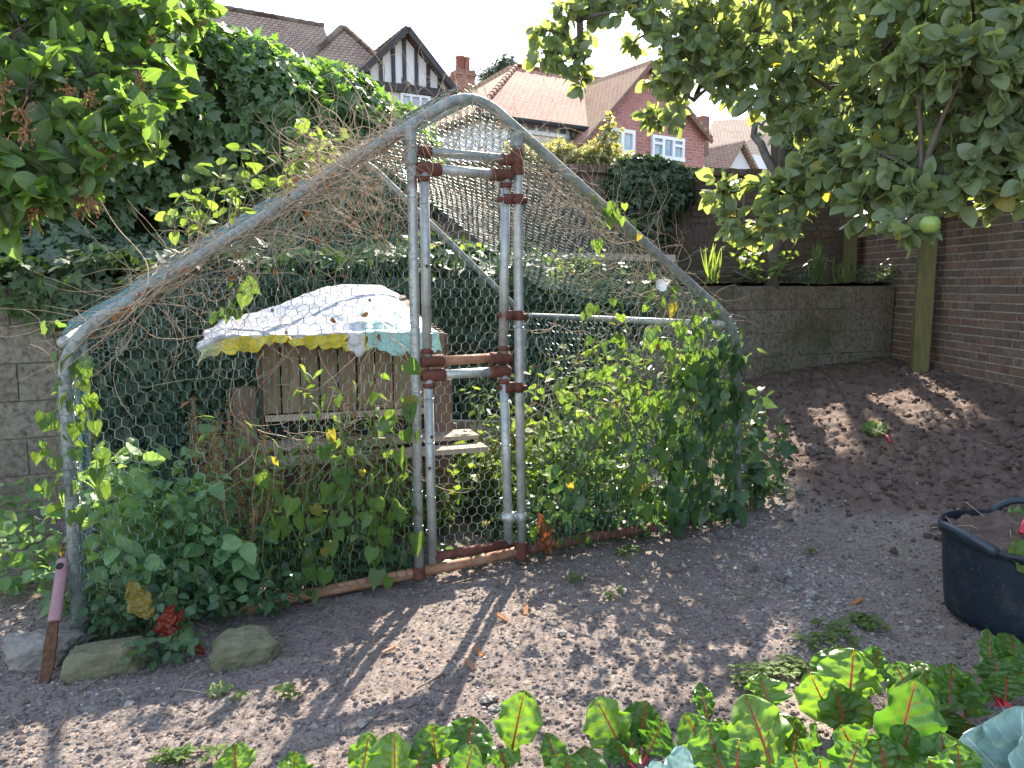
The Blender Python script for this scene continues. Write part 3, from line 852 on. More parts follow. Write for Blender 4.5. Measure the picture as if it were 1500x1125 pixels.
tag(o, 'crumpled white, yellow and teal plastic sheet draped over the hen house roof', 'plastic sheet')
# loose timber beyond the door
m = MB(); m.beam(P(648, 628, 5.25), P(905, 632, 5.75), .05, .12, jit=.005)
tag(m.build('timber_rail', M['old_wood']), 'long pale horizontal timber rail behind the door of the wire run', 'rail')
a, b = P(695, 622, 5.0), P(748, 722, 4.75)
m = MB(); m.beam(a, np.array([b[0], b[1], 0.02]), .08, .025, up=FN, jit=.004)
tag(m.build('leaning_board', M['old_wood']), 'narrow pale board leaning down from the timber rail behind the door', 'board')
# ------------------------------------------------------------------ houses beyond the garden
class House:
    def __init__(s, name, px, py, Y, ang, label):
        a = R(ang); s.u = np.array([math.cos(a), math.sin(a), 0]); s.n = np.array([math.sin(a), -math.cos(a), 0])
        s.q = P(px, py, Y); s.root = empty(name, (s.q[0], s.q[1], 2.0), label, 'house')
    def hp(s, px, py, o=0.0): return PL(px, py, s.q+s.n*o, s.n)
    def uz(s, p): return float(np.dot(p-s.q, s.u)), float(p[2])
    def at(s, u, o, z): return np.array([*(s.q+s.u*u+s.n*o)[:2], z])
    def poly(s, mb, pts, thick=.12, nrm=None, mi=0, along=None):
        """flat polygon given thickness, with metric lu/lv for tiling"""
        pts = np.array(pts); 
        n = nz(np.cross(pts[1]-pts[0], pts[2]-pts[0])) if nrm is None else nz(np.asarray(nrm, float))
        if np.dot(n, EYE-pts.mean(0)) < 0: n = -n
        u = s.u if along is None else along
        u = nz(u-np.dot(u, n)*n); v = np.cross(n, u)
        k = len(pts); V = np.concatenate([pts, pts-n*thick])
        uv = np.stack([V@u, V@v], -1)
        mb.faces(V, [tuple(range(k)), tuple(range(2*k-1, k-1, -1))]+[(i, i+k, (i+1) % k+k, (i+1) % k) for i in range(k)])
        mb.uv[-1] = uv
        return mb
    def bar(s, mb, p, q, w, t, o):
        mb.beam(p+s.n*o, q+s.n*o, w, t, up=s.n); return mb
    def window(s, x0, y0, x1, y1, cols=3, o=.0, trans=(), name='window', fr=.07):
        """white framed window facing n; corners in the facade plane"""
        a = s.uz(s.hp(x0, y0, o)); b = s.uz(s.hp(x1, y1, o)); c = s.uz(s.hp(x1, y0, o)); d = s.uz(s.hp(x0, y1, o))
        u0, u1 = (a[0]+d[0])/2, (b[0]+c[0])/2; zt, zb = (a[1]+c[1])/2, (b[1]+d[1])/2
        m = MB(); AXh = [s.u, -s.n, Z3]
        bars = [((u0+u1)/2, zt, u1-u0+fr, fr), ((u0+u1)/2, zb, u1-u0+fr*1.6, fr*1.2)]
        for u in np.linspace(u0, u1, cols+1): bars.append((u, (zt+zb)/2, fr, zt-zb-fr))
        for t_ in trans:
            k, f = t_; w = (u1-u0)/cols
            bars.append((u0+w*(k+.5), zb+(zt-zb)*f, w-fr, fr*.8))
        for (u, z, w, h) in bars: m.box(s.at(u, o+.03, z), (w, .09, h), AXh)
        f = m.build(name, M['white_frame'], s.root)
        MB().box(s.at((u0+u1)/2, o+.012, (zt+zb)/2), (u1-u0, .02, zt-zb), AXh).build('pane', M['glass'], f)
        return f

# half-timbered house, left
h = House('half_timbered_house', 590, 130, 24, 29, 'brown tiled house with a black and white half-timbered gable above the ivy hedge')
m = MB()
A, BL, BR = h.hp(591, 52), h.hp(518, 116), h.hp(659, 135)
h.poly(m, [BL, BR, A], .15); m.build('gable_wall', M['white_render'], h.root)
m = MB()
w = .17
h.bar(m, h.hp(511, 121), h.hp(592, 46), w, .14, .31); h.bar(m, h.hp(591, 46), h.hp(664, 140), w, .14, .31)
h.bar(m, h.hp(515, 121), h.hp(660, 139), .23, .12, .06)
for x, yt in ((539, 97), (557, 80), (575, 64), (591, 52), (609, 72), (626.5, 95), (643, 115)):
    p = h.uz(h.hp(x, yt)); q = h.uz(h.hp(x, 124+(x-517)*.123))
    m.box(h.at(p[0], .03, (p[1]+q[1])/2), (.105, .06, abs(p[1]-q[1])), [h.u, -h.n, Z3])
m.build('timber_frame', M['black_timber'], h.root)
m = MB()
p0 = h.uz(h.hp(519, 125)); p1 = h.uz(h.hp(657, 142))
m.box(h.at((p0[0]+p1[0])/2, -.2, (p1[1]+1.5)/2), (p1[0]-p0[0], .3, p1[1]-1.5), [h.u, -h.n, Z3]); 
pE = h.uz(h.hp(200, 150, -.8)); m.box(h.at((pE[0]+p1[0])/2, -3.2, 4.2), (p1[0]-pE[0], 5.0, 5.6), [h.u, -h.n, Z3])
m.build('wall', M['white_render'], h.root)
h.window(588, 141, 628, 162, 3)
m = MB()
Ba = -h.n*4.5
h.poly(m, [h.hp(509, 122)+h.n*.23, A+h.n*.23+Z3*.10, A+Ba+Z3*.12, h.hp(509, 122)+Ba], .12, along=h.n)
h.poly(m, [A+h.n*.25+Z3*.12, h.hp(665, 141)+h.n*.25, h.hp(665, 141)+Ba, A+Ba+Z3*.12], .12, along=h.n)
K = h.hp(503, 40, -1.3); L_, R_ = h.hp(412, 122, .1), h.hp(600, 128, .1)
h.poly(m, [L_, R_, K], .12); h.poly(m, [K, K+Ba, L_+Ba, L_], .12, along=h.n); h.poly(m, [K, R_, R_+Ba, K+Ba], .12, along=h.n)
R1, R2 = h.hp(120, -26, -3.6), h.hp(474, 38, -3.6)
E1, E2 = h.hp(60, 150, -.6), h.hp(520, 168, -.6)
h.poly(m, [E1, E2, R2, R1], .14)
h.poly(m, [R1, R2, R2-h.n*3.2-Z3*2.6, R1-h.n*3.2-Z3*2.6], .14); 
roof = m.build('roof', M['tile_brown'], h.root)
m = MB()
def ridge(a, b, r=.10, step=.3):
    n = max(3, int(np.linalg.norm(b-a)/step)); t = np.repeat(np.linspace(0, 1, n), 2)[1:-1]
    rr = np.tile([r, r*.8], n)[1:-1]
    t = t+np.tile([0, 1e-3], n)[1:-1]
    m.tube(a+(b-a)*t[:, None], rr, 8)
ridge(R1, R2); ridge(K, L_); ridge(K, R_); ridge(A+h.n*.25+Z3*.14, A+Ba+Z3*.14, .09)
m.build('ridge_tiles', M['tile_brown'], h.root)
# chimney at its right end
cu = h.uz(h.hp(678, 120, -2)); c = h.at(cu[0], -2, 0); cz = cu[1]
m = MB(); AXh = [h.u, -h.n, Z3]
zb = h.uz(h.hp(678, 132, -2))[1]; z1 = h.uz(h.hp(678, 118, -2))[1]; z2 = h.uz(h.hp(678, 105, -2))[1]
m.box((c[0], c[1], (zb+3)/2), (.55, .55, zb-3), AXh); m.box((c[0], c[1], (zb+z1)/2), (.62, .62, (z1-zb)), AXh)
for k in range(3): m.box((c[0], c[1], z1+(z2-z1)*(k+.5)/3), (.66+.05*(1-abs(k-1)), .62+.05*(1-abs(k-1)), (z2-z1)/3-.01), AXh)
ch = m.build('chimney', M['chimney_brick'], h.root)
zt = h.uz(h.hp(678, 84, -2))[1]
for du, rr in ((-.1, .15), (.12, .13)):
    p = h.at(cu[0]+du, -2, z2)
    MB().tube([p, p+Z3*.06, p+Z3*(zt-z2)*.85, p+Z3*(zt-z2)*.9, p+Z3*(zt-z2)], [rr*1.1, rr, rr*.92, rr*1.15, rr*1.1], 12).build('chimney_pot', M['clay_pot'], ch, True)
m = MB(); p = h.at(cu[0], -2, zt)
for k in range(5):
    an = k*1.25; m.tube([p, p+Z3*.1+.13*np.array([math.cos(an), math.sin(an), 0]), p+Z3*.2], .012, 4)
m.build('cowl', M['aerial'], ch)
# TV aerials strapped to the chimney
m = MB(); b0 = h.hp(694, 128, -2); b1 = h.hp(704, 105, -2); b2 = h.hp(704, 66, -2)
m.tube([b0, b1, b2], .018, 6)
y0, y1 = h.hp(703, 75, -1.6), h.hp(728, 69, -2.6); m.tube([y0, y1], .014, 5)
for t in np.linspace(0, 1, 9): 
    q = y0+(y1-y0)*t; m.tube([q-Z3*.16*(1.2-t*.7)-h.n*.1, q+Z3*.16*(1.2-t*.7)+h.n*.1], .008, 4)
m.tube([h.hp(694, 128, -2), h.hp(694, 100, -2), h.hp(694.5, 97, -2)], .016, 6)
y0, y1 = h.hp(692, 103, -2), h.hp(727, 97, -2); m.tube([y0, y1], .011, 5)
for t in np.linspace(0, 1, 6): q = y0+(y1-y0)*t; m.tube([q-h.n*.22, q+h.n*.22], .008, 4)
m.build('aerial', M['aerial'], ch)

# red brick house, centre right
h = House('red_brick_house', 940, 150, 22, 33, 'red brick gabled house with red tiled roof and white windows beyond the back wall')
AXh = [h.u, -h.n, Z3]
m = MB()
A = h.hp(946, 99); El, Er = h.hp(851, 204), h.hp(1032, 199)
zl = h.uz(El)[1]
Bl = h.at(h.uz(El)[0]+.05, 0, 1.5); Br = h.at(h.uz(Er)[0]-.05, 0, 1.5)
h.poly(m, [Bl, Br, Er, A, El], .25); m.build('gable_wall', M['house_brick'], h.root)
m = MB(); Ba = -h.n*7
for e in (El, Er):
    w0 = h.at(h.uz(e)[0], -3.6, (e[2]+1.5)/2); m.box(w0, (.2, 6.8, e[2]-1.6), AXh)
    m.uv[-1] = np.stack([m.V[-1]@h.n, m.V[-1][:, 2]], -1)
m.build('wall', M['house_brick'], h.root)
m = MB()
h.poly(m, [h.hp(846, 211)+h.n*.18, A+Z3*.1+h.n*.18, A+Ba+Z3*.1, h.hp(846, 211)+Ba], .1, along=h.n)
h.poly(m, [A+Z3*.1+h.n*.18, h.hp(1036, 206)+h.n*.18, h.hp(1036, 206)+Ba, A+Ba+Z3*.1], .1, along=h.n)
m.build('roof', M['tile_moss'], h.root)
m = MB()
for e in (h.hp(846, 211), h.hp(1036, 206)): m.beam(e+h.n*.2-Z3*.07, A+h.n*.2+Z3*.02, .11, .05, up=h.n)
m.build('bargeboard', M['chimney_brick'], h.root)
# main block: hipped roof behind and to the left
o = -.5
T = h.hp(756, 97, -3.4); T2 = h.hp(905, 121, -3.4); Gl, Gr = h.hp(700, 163, o+.2), h.hp(905, 190, o+.2)
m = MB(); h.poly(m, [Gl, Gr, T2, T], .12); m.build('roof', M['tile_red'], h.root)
m = MB()
Bk = Gl-h.n*7.5
h.poly(m, [Bk, Gl, T, T-h.n*.3], .12, along=h.n); h.poly(m, [T-h.n*.3, T2-h.n*.3, Gr-h.n*7.5, Bk], .12)
m.build('roof', M['tile_moss'], h.root)
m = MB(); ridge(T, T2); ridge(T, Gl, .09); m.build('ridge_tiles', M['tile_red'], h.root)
m = MB()
u0 = h.uz(Gl)[0]+.35; u1 = h.uz(Gr)[0]; zt = Gl[2]-.05
m.box(h.at((u0+u1)/2, o-3.2, (zt+1.5)/2), (u1-u0, 6.2, zt-1.5), AXh); m.build('wall', M['white_render'], h.root)
h.window(768, 175, 830, 197, 4, o=o-.08, trans=((0, .62), (3, .62)), fr=.08)
m = MB(); m.tube([Gl+h.n*.1-Z3*.1, Gr+h.n*.1-Z3*.1], .07, 8); d = h.hp(833, 186, o); m.tube([d+h.n*.1, h.at(h.uz(d)[0], o+.1, 1.6)], .045, 8)
m.build('gutter', M['gutter'], h.root)
h.window(893, 192, 926, 243, 2, o=.0, trans=((0, .42), (1, .42)), name='glazed_door', fr=.1)
h.window(955, 203, 999, 232, 3, o=.0, trans=((0, .68), (2, .68)), fr=.09)
p = h.hp(957, 173); MB().box(p+h.n*.04, (.12, .08, .22), AXh).build('vent', M['white_frame'], h.root)
p = h.hp(1029, 190, -1.5)
m = MB(); m.box(p-Z3*.2, (.3, .3, 1.2), AXh); m.build('chimney', M['chimney_brick'], h.root)

# small white gabled house further right
h = House('white_house', 1080, 235, 27, 33, 'small white gabled house with brown tiled roof beyond the end of the back wall')
AXh = [h.u, -h.n, Z3]
m = MB(); A = h.hp(1081, 212); a, b = h.hp(1056, 253), h.hp(1103, 254)
h.poly(m, [h.at(h.uz(a)[0], 0, 2), h.at(h.uz(b)[0], 0, 2), b, A, a], .2)
c = h.hp(1150, 232, -1.5); m.box(h.at(h.uz(c)[0], -4, 4), (4.5, 5, 4.6), AXh)
m.build('wall', M['white_render'], h.root)
m = MB(); Ba = -h.n*6
h.poly(m, [h.hp(1050, 262)+h.n*.2, A+h.n*.2+Z3*.08, A+Ba+Z3*.08, h.hp(1050, 262)+Ba], .1, along=h.n)
h.poly(m, [A+h.n*.2+Z3*.08, h.hp(1109, 263)+h.n*.2, h.hp(1109, 263)+Ba, A+Ba+Z3*.08], .1, along=h.n)
h.poly(m, [h.hp(1020, 238, -1.6), h.hp(1190, 240, -1.6), h.hp(1180, 170, -4.5), h.hp(1045, 176, -4.5)], .12)
h.poly(m, [h.hp(1010, 256, -.4), h.hp(1062, 253, -.4), h.hp(1066, 214, -2.2), h.hp(1030, 217, -2.2)], .12)
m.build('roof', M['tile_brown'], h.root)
# ------------------------------------------------------------------ vegetation helpers
def twig_leaves(wood, crown, cen, rad, nt, lpt, size, tpl, tr=.0022, droop=.25, mi=0, core=.15, up=.8, hang=None):
    cen = np.asarray(cen, float); rad = np.asarray(rad, float)
    d = rand_dirs(nt); rr = rng.uniform(.55, 1.05, (nt, 1))
    S = cen+d*rad*core*rng.random((nt, 1)); E = cen+d*rad*rr
    mid = (S+E)/2+rng.normal(size=(nt, 3))*rad*.12
    for s, m_, e in zip(S, mid, E):
        if wood is not None: wood.tube([s, m_, e], [tr, tr*.8, tr*.4], 3, False)
    t = rng.uniform(.25, 1.0, (nt, lpt, 1)); t[:, 0] = 1.0
    p = ((1-t)**2*S[:, None]+2*t*(1-t)*mid[:, None]+t*t*E[:, None]).reshape(-1, 3)
    td = np.repeat(nz(E-S), lpt, 0)
    n = len(p)
    ld = nz(td*.7+rng.normal(size=(n, 3))*.65+np.array([0, 0, -droop]))
    nm = nz(rng.normal(size=(n, 3))*.7+np.array([0, 0, up]))
    crown.scatter(tpl, p, ld, nm, size*rng.uniform(.6, 1.15, n), rng.random(n), mi, rng.uniform(.8, 1.15, n))
def limb(wood, pts, r0, r1, seg=8, sub=6, wob=.02):
    pts = np.asarray(pts, float)
    # Catmull-Rom
    Q = np.concatenate([[2*pts[0]-pts[1]], pts, [2*pts[-1]-pts[-2]]]); out = []
    for i in range(len(pts)-1):
        p0, p1, p2, p3 = Q[i:i+4]
        for t in np.linspace(0, 1, sub, endpoint=False):
            out.append(.5*(2*p1+(p2-p0)*t+(2*p0-5*p1+4*p2-p3)*t*t+(3*p1-p0-3*p2+p3)*t**3))
    out.append(pts[-1]); out = np.array(out)
    out[1:-1] += rng.normal(size=(len(out)-2, 3))*wob
    r = np.linspace(r0, r1, len(out))*rng.uniform(.93, 1.07, len(out))
    wood.tube(out, r, seg)
    return out
def tree(name, label, base, limbs, blobs, leafm, tpl, size, nt, lpt, bark='bark', tr=.0022, group=None, cat='tree', br=.010, droop=.25, up=.8, crown_name='crown'):
    root = empty(name, base, label, cat, group)
    wood = MB(); crown = MB(); P_ = []
    for (pts, r0, r1) in limbs: P_.append(limb(wood, pts, r0, r1))
    P_ = np.concatenate(P_)
    for b in blobs:
        c = np.asarray(b[0], float); rad = np.asarray(b[1], float); k = b[2] if len(b) > 2 else 1.0
        dd = np.linalg.norm(P_-c, axis=1)+np.maximum(0, P_[:, 2]-c[2])*.4
        q = P_[np.argmin(dd)]
        if np.linalg.norm(q-c) > .06:
            m_ = (q+c)/2+rng.normal(size=3)*.06*np.linalg.norm(q-c)+[0, 0, .08*np.linalg.norm(q-c)]
            t = np.linspace(0, 1, 7)[:, None]
            wood.tube((1-t)**2*q+2*t*(1-t)*m_+t*t*c, np.linspace(br, br*.4, 7), 5)
        twig_leaves(wood, crown, c, rad, int(nt*k), lpt, size, tpl, tr, droop, up=up)
    wood.build('trunk', M[bark], root, True)
    crown.build(crown_name, M[leafm], root, True)
    return root

# ------------------------------------------------------------------ apple trees
def B(px, py, Y, r, k=1.0, sq=(1, 1, 1)):
    return (P(px, py, Y), np.array(sq)*r*Y/F_PX, k)
nb = []
for (px, py, Y, r) in [(1460, 60, 2.5, 70), (1385, 40, 2.7, 65), (1305, 60, 2.8, 60), (1450, 150, 2.5, 65), (1370, 135, 2.6, 60), (1290, 135, 2.9, 60),
        (1235, 60, 3.1, 60), (1470, 235, 2.5, 60), (1395, 215, 2.6, 55), (1320, 205, 2.8, 55), (1240, 165, 3.0, 55), (1350, 292, 2.5, 48), (1395, 268, 2.55, 50),
        (1480, 285, 2.6, 45), (1255, 250, 2.8, 50), (1190, 265, 2.9, 45), (1130, 272, 3.0, 40), (1055, 288, 3.1, 34), (1090, 330, 3.0, 32), (1135, 335, 2.9, 34),
        (1195, 210, 3.1, 50), (1330, 320, 2.45, 34), (1265, 300, 2.7, 36), (1170, 300, 2.9, 34), (1420, 90, 2.4, 60), (1340, 90, 2.5, 55), (1290, 225, 2.6, 45), (1225, 215, 2.9, 45), (1485, 110, 2.4, 50), (1430, 255, 2.5, 45), (1360, 250, 2.7, 45), (1300, 270, 2.8, 40),
        (1500, 0, 2.4, 80), (1420, -30, 2.5, 80), (1320, -30, 2.7, 80), (1220, -20, 3.0, 75), (1130, -30, 3.3, 75), (1040, -40, 3.5, 70), (950, -45, 3.6, 65), (880, -30, 3.7, 50), (1540, 180, 2.4, 70), (1540, 80, 2.5, 80),
        (882, 8, 3.7, 30), (852, 38, 3.7, 28), (828, 62, 3.7, 26), (805, 45, 3.6, 24), (792, 78, 3.6, 18), (838, 92, 3.6, 24), (852, 118, 3.6, 17), (815, 95, 3.6, 14), (835, 15, 3.6, 26),
        (930, 15, 3.5, 38), (985, 25, 3.5, 45), (1045, 35, 3.5, 50), (1105, 55, 3.4, 55), (975, 80, 3.5, 38), (1020, 100, 3.4, 42), (955, 105, 3.6, 22), (1060, 120, 3.4, 34), (1125, 140, 3.3, 44),
        (990, 140, 3.5, 28), (960, 172, 3.6, 17), (985, 180, 3.5, 14), (945, 165, 3.6, 10), (1165, 95, 3.2, 50), (1170, 175, 3.2, 45), (1085, 95, 3.4, 45), (930, 60, 3.6, 16), (1000, 60, 3.4, 40), (1070, 70, 3.6, 45), (1140, 110, 3.5, 45), (1200, 130, 3.4, 45)]:
    nb.append(B(px, py, Y, r, (r/45)**1.5+.08))
for k in range(14):      # the rest of the crown, out of the frame above and to the right
    nb.append(((rng.uniform(1.6, 4.4), rng.uniform(2.2, 4.6), rng.uniform(3.0, 4.2)), (.3, .3, .22), 1.2))
base = (3.35, 3.7, .42)
C1 = P(1480, 120, 2.9)
near_limbs = [([(3.35, 3.7, .35), (3.3, 3.68, 1.2), (3.15, 3.6, 1.95), (2.9, 3.5, 2.5)], .12, .085),
              ([(2.9, 3.5, 2.5), P(1420, 20, 3.2), P(1290, 50, 3.3), P(1240, 170, 3.2), P(1170, 240, 3.1), P(1090, 275, 3.05)], .06, .010),
              ([(2.9, 3.5, 2.5), P(1300, -60, 3.6), P(1120, 20, 3.7), P(1000, 30, 3.7), P(885, -10, 3.75), P(850, 45, 3.7), P(838, 115, 3.62)], .06, .006),
              ([(3.15, 3.6, 1.95), P(1500, 190, 2.8), P(1420, 235, 2.7), P(1340, 280, 2.55)], .045, .008),
              ([P(1120, 20, 3.7), P(1060, 100, 3.6), P(1005, 150, 3.55), P(965, 190, 3.6)], .02, .005),
              ([(2.9, 3.5, 2.5), (2.6, 3.1, 3.3), (2.3, 2.9, 3.9)], .06, .02),
              ([(3.15, 3.6, 1.95), (3.5, 3.2, 3.0), (3.9, 3.0, 3.8)], .06, .02)]
ta = tree('apple_tree', 'near apple tree with large grey green leaves reaching in from the upper right corner', base, near_limbs, nb, 'apple_leaf', T_ovate, .068, 13, 7, tr=.0024, up=.7)
def apple(p, r, root):
    m = MB(); n = 12; th = np.linspace(0, PI, n)
    rr = r*np.sin(th)**.9*(1+.06*np.cos(th)); zz = r*.96*np.cos(th)-.12*r*np.exp(-((th)/.35)**2)*0
    zz = zz-.16*r*np.exp(-(th/.35)**2)+.1*r*np.exp(-((PI-th)/.3)**2)
    m.tube(np.stack([zz*0+p[0], zz*0+p[1], p[2]+zz], -1)+1e-6*np.arange(n)[:, None], np.maximum(rr, .0008), 16, False)
    o = m.build('apple', M['apple_skin'], root, True)
    MB().tube([p+[0, 0, r*.5], p+[.004, 0, r*1.3]], .0013, 4).build('apple_stalk', M['bark'], o)
for (px, py, Y, r) in ((1362, 329, 2.35, .029)  ,):
    apple(P(px, py, Y), r, ta)

# second apple tree, rooted on the terrace
fb = []
for k in range(120):
    while True:
        c = np.array([rng.uniform(1.5, 4.9), rng.uniform(5.6, 10.2), rng.uniform(2.35, 5.9)])
        q = (c-[3.1, 7.9, 4.0])/[1.85, 2.5, 1.95]
        # open windows in the crown: towards the houses and over the corner of the walls
        e = c-EYE; zc = e@FWD; px = CX+F_PX*e[0]/zc; py = CY-F_PX*(e@UP)/zc
        gx, gy = c[0]-.233*c[2], c[1]-1.258*c[2]      # where this clump's shade lands
        if gx < 1.3 or (gy < 2.55 and rng.random() < .8): continue
        if 5.9 < gy+.88 < 7.6 and 2.2 < gx+.16 < 4.4: continue       # the sunny patches on the raised bed
        if q@q < 1 and not (px < 1175 and 85 < py < 330) and not (px < 960 and py < 110): break
    fb.append((c, np.array([.5, .5, .36])*rng.uniform(.8, 1.2), 1.0))
tb = np.array([(1128-CX)/F_PX*8.0, 8.0, TZ])
far_limbs = [([tb-[0, 0, .1], tb+[.02, 0, .45], tb+[.08, -.03, .95]], .085, .07),
             ([tb+[.08, -.03, .95], (2.6, 7.6, 3.1), (2.3, 7.0, 3.9), (2.0, 6.6, 4.8)], .06, .02),
             ([tb+[.08, -.03, .95], (3.0, 7.9, 3.2), (3.4, 8.0, 4.2), (3.5, 8.1, 5.2)], .06, .02),
             ([tb+[.08, -.03, .95], (3.1, 7.2, 2.9), (3.8, 6.6, 3.5), (4.3, 6.3, 4.2)], .05, .015),
             ([tb+[.08, -.03, .95], (2.6, 8.6, 3.2), (2.7, 9.2, 4.2)], .05, .015)]
tree('apple_tree', 'smaller apple tree with a slim trunk standing on the terrace by the back wall', tb, far_limbs, fb, 'tree_leaf', T_kite, .072, 30, 10, br=.014, tr=.003)

# dark tree behind the back wall
bb = []
for k in range(70):
    c = np.array([rng.uniform(3.4, 8.6), rng.uniform(10.6, 13.5), rng.uniform(3.3, 7.8)])
    e = c-EYE; zc = e@FWD; px = CX+F_PX*e[0]/zc; py = CY-F_PX*(e@UP)/zc
    if (px < 1195 and py > 60) or (1175 < px < 1225 and 80 < py < 130): continue
    gx, gy = c[0]-.233*c[2], c[1]-1.258*c[2]
    if 5.8 < gy+.88 < 7.7 and 2.1 < gx+.16 < 4.5: continue
    bb.append((c, np.array([.75, .75, .5])*rng.uniform(.8, 1.2), 1.0))
for k in range(90):     # unseen high crown, added above the frame to shade the path
    gx, gy, z = rng.uniform(1.3, 4.2), rng.uniform(2.9, 4.9), rng.uniform(4.7, 8.2)
    c = np.array([gx+.233*z, gy+1.258*z, z])
    e = c-EYE; zc = e@FWD; py = CY-F_PX*(e@UP)/zc
    if py > -55: continue
    bb.append((c, np.array([.6, .6, .42]), 1.1))
bt = P(1142, 230, 12.0)
tree('tree', 'dark dense tree growing behind the back wall right of the houses', (bt[0], 12, 1.4),
     [([(bt[0], 12, 1.3), (bt[0], 12, 3.4), (bt[0]-.05, 12, 4.6), (bt[0]+.3, 12, 6.2)], .17, .06), ([(bt[0], 12, 3.4), (bt[0]+1.2, 11.8, 4.6), (bt[0]+2.6, 11.7, 5.6)], .1, .03), ([(bt[0]-.05, 12, 4.6), (bt[0]-.5, 11.7, 6.0), (bt[0]-1.5, 11.5, 7.0), (2.0, 11.4, 7.4)], .09, .02), ([(bt[0]+.1, 12, 5.4), (bt[0]+.3, 13, 7.0), (bt[0]-.6, 14, 8.0)], .07, .02)],
     bb, 'tree_leaf', T_kite, .085, 34, 9, bark='dark_bark', br=.02, tr=.005)
# feathery conifer far behind between the roofs
cb = [(P(px, py, 40), np.array([.7, .7, .45])*s, 1) for (px, py, s) in ((738, 92, .8), (730, 100, .8), (746, 98, .8), (722, 108, .9), (738, 108, 1), (754, 108, .9), (715, 118, 1), (730, 120, 1.2), (748, 120, 1.1))]
cb2 = P(738, 200, 40)
tree('conifer_tree', 'small bluish conifer far behind between the two house roofs', (cb2[0], 40, 3), [([(cb2[0], 40, 3), (cb2[0], 40, 9), P(738, 86, 40)], .2, .03)], cb, 'conifer', T_lance, .28, 26, 9, bark='dark_bark', br=.03, tr=.01)
# pale yellow shrub above the back wall
yb = []
for k in range(46):
    px = rng.uniform(748, 905); py = rng.uniform(220, 250)
    if py < 217+abs(px-800)*.10: continue
    yb.append((P(px, py, rng.uniform(10.2, 11.2)), (.22, .22, .18), 1))
tree('shrub', 'pale yellow green shrub with pinkish tips showing above the back wall', (.6, 10.7, 1.5), [([(.6, 10.7, 1.4), (.6, 10.6, 2.5), (.7, 10.6, 3.0)], .05, .02), ([(.6, 10.6, 2.5), (1.3, 10.6, 3.0)], .03, .01)], yb, 'pale_leaf', T_lance, .085, 40, 8, cat='shrub', br=.008, crown_name='foliage')
sb = [(P(px, py, 10.3), (.14, .14, .15), 1) for (px, py) in ((893, 178), (888, 192), (897, 200), (900, 188), (884, 208), (878, 218), (895, 215), (890, 230), (882, 235))]
tree('shrub', 'tall leafy shoot standing in front of the red brick gable window', (P(885, 240, 10.3)[0], 10.3, 1.5), [([(P(885, 240, 10.3)[0], 10.3, 1.4), P(885, 240, 10.3), P(893, 172, 10.3)], .02, .008)], sb, 'pale_leaf', T_ovate3, .085, 5, 6, cat='shrub', br=.006, crown_name='foliage')

# ------------------------------------------------------------------ lilac reaching in on the left
T_lil = T_heart[:3]+T_ovate[:3]
lb = []
for (px, py, Y, r) in [(30, 40, 2.3, 75), (110, 30, 2.4, 70), (190, 20, 2.6, 65), (250, 10, 2.8, 45), (40, 130, 2.1, 70), (120, 110, 2.3, 65), (195, 90, 2.5, 55), (255, 60, 2.8, 38),
        (30, 220, 2.0, 65), (105, 200, 2.1, 60), (175, 160, 2.3, 52), (215, 200, 2.2, 30), (190, 150, 2.2, 45), (140, 240, 2.1, 40), (60, 270, 2.0, 40), (20, 300, 2.0, 45), (105, 265, 2.1, 32), (225, 225, 2.2, 20),
        (15, 335, 2.0, 22), (-40, 100, 2.1, 80), (-40, 230, 2.0, 70), (-30, -40, 2.3, 90), (80, -50, 2.5, 80), (180, -50, 2.7, 70), (225, 130, 2.5, 30), (160, 60, 2.6, 50), (70, 80, 2.5, 60), (80, 160, 2.3, 55), (290, 15, 2.9, 20)]:
    lb.append(B(px, py, Y, r, (r/45)**1.5+.1))
lt = [([(-2.6, 1.9, 0), (-2.4, 1.95, 1.0), (-2.1, 2.0, 1.8), P(-60, 200, 2.1)], .06, .03), ([P(-60, 200, 2.1), P(40, 190, 2.2), P(120, 160, 2.3), P(200, 140, 2.35)], .02, .006),
      ([P(-60, 200, 2.1), P(20, 60, 2.4), P(120, 40, 2.6), P(240, 30, 2.8)], .02, .006), ([P(-60, 240, 2.0), P(20, 285, 2.05), P(60, 290, 2.05)], .015, .006), ([(-2.1, 2.0, 1.8), P(-60, 30, 2.3), P(60, -60, 2.5)], .03, .01)]
lil = tree('lilac_bush', 'large leaved lilac bush with brown spent flower heads in the upper left corner', (-2.6, 1.9, 0), lt, lb, 'lilac_leaf', T_lil, .070, 9, 5, cat='bush', br=.006, crown_name='foliage', up=.6)
for (px, py, Y) in ((130, 140, 2.1), (35, 190, 1.95), (30, 160, 1.95), (145, 225, 2.05), (130, 290, 2.05), (50, 310, 2.0), (100, 130, 2.1), (120, 305, 2.05), (290, 30, 2.8), (225, 60, 2.6), (5, 125, 2.0), (205, 115, 2.3)):
    c = P(px, py, Y); m = MB()
    for k in range(18):
        a = c+rng.normal(size=3)*.004; e = c+rng.normal(size=3)*[.015, .015, .022]+[0, 0, -.012]; m.tube([a, (a+e)/2+rng.normal(size=3)*.004, e], .0013, 3, False)
        m.tube([e-[0, 0, .004], e, e+[0, 0, .004]], [.001, .0034, .001], 4, False)
    m.build('seed_head', M['dry_seed'], lil)

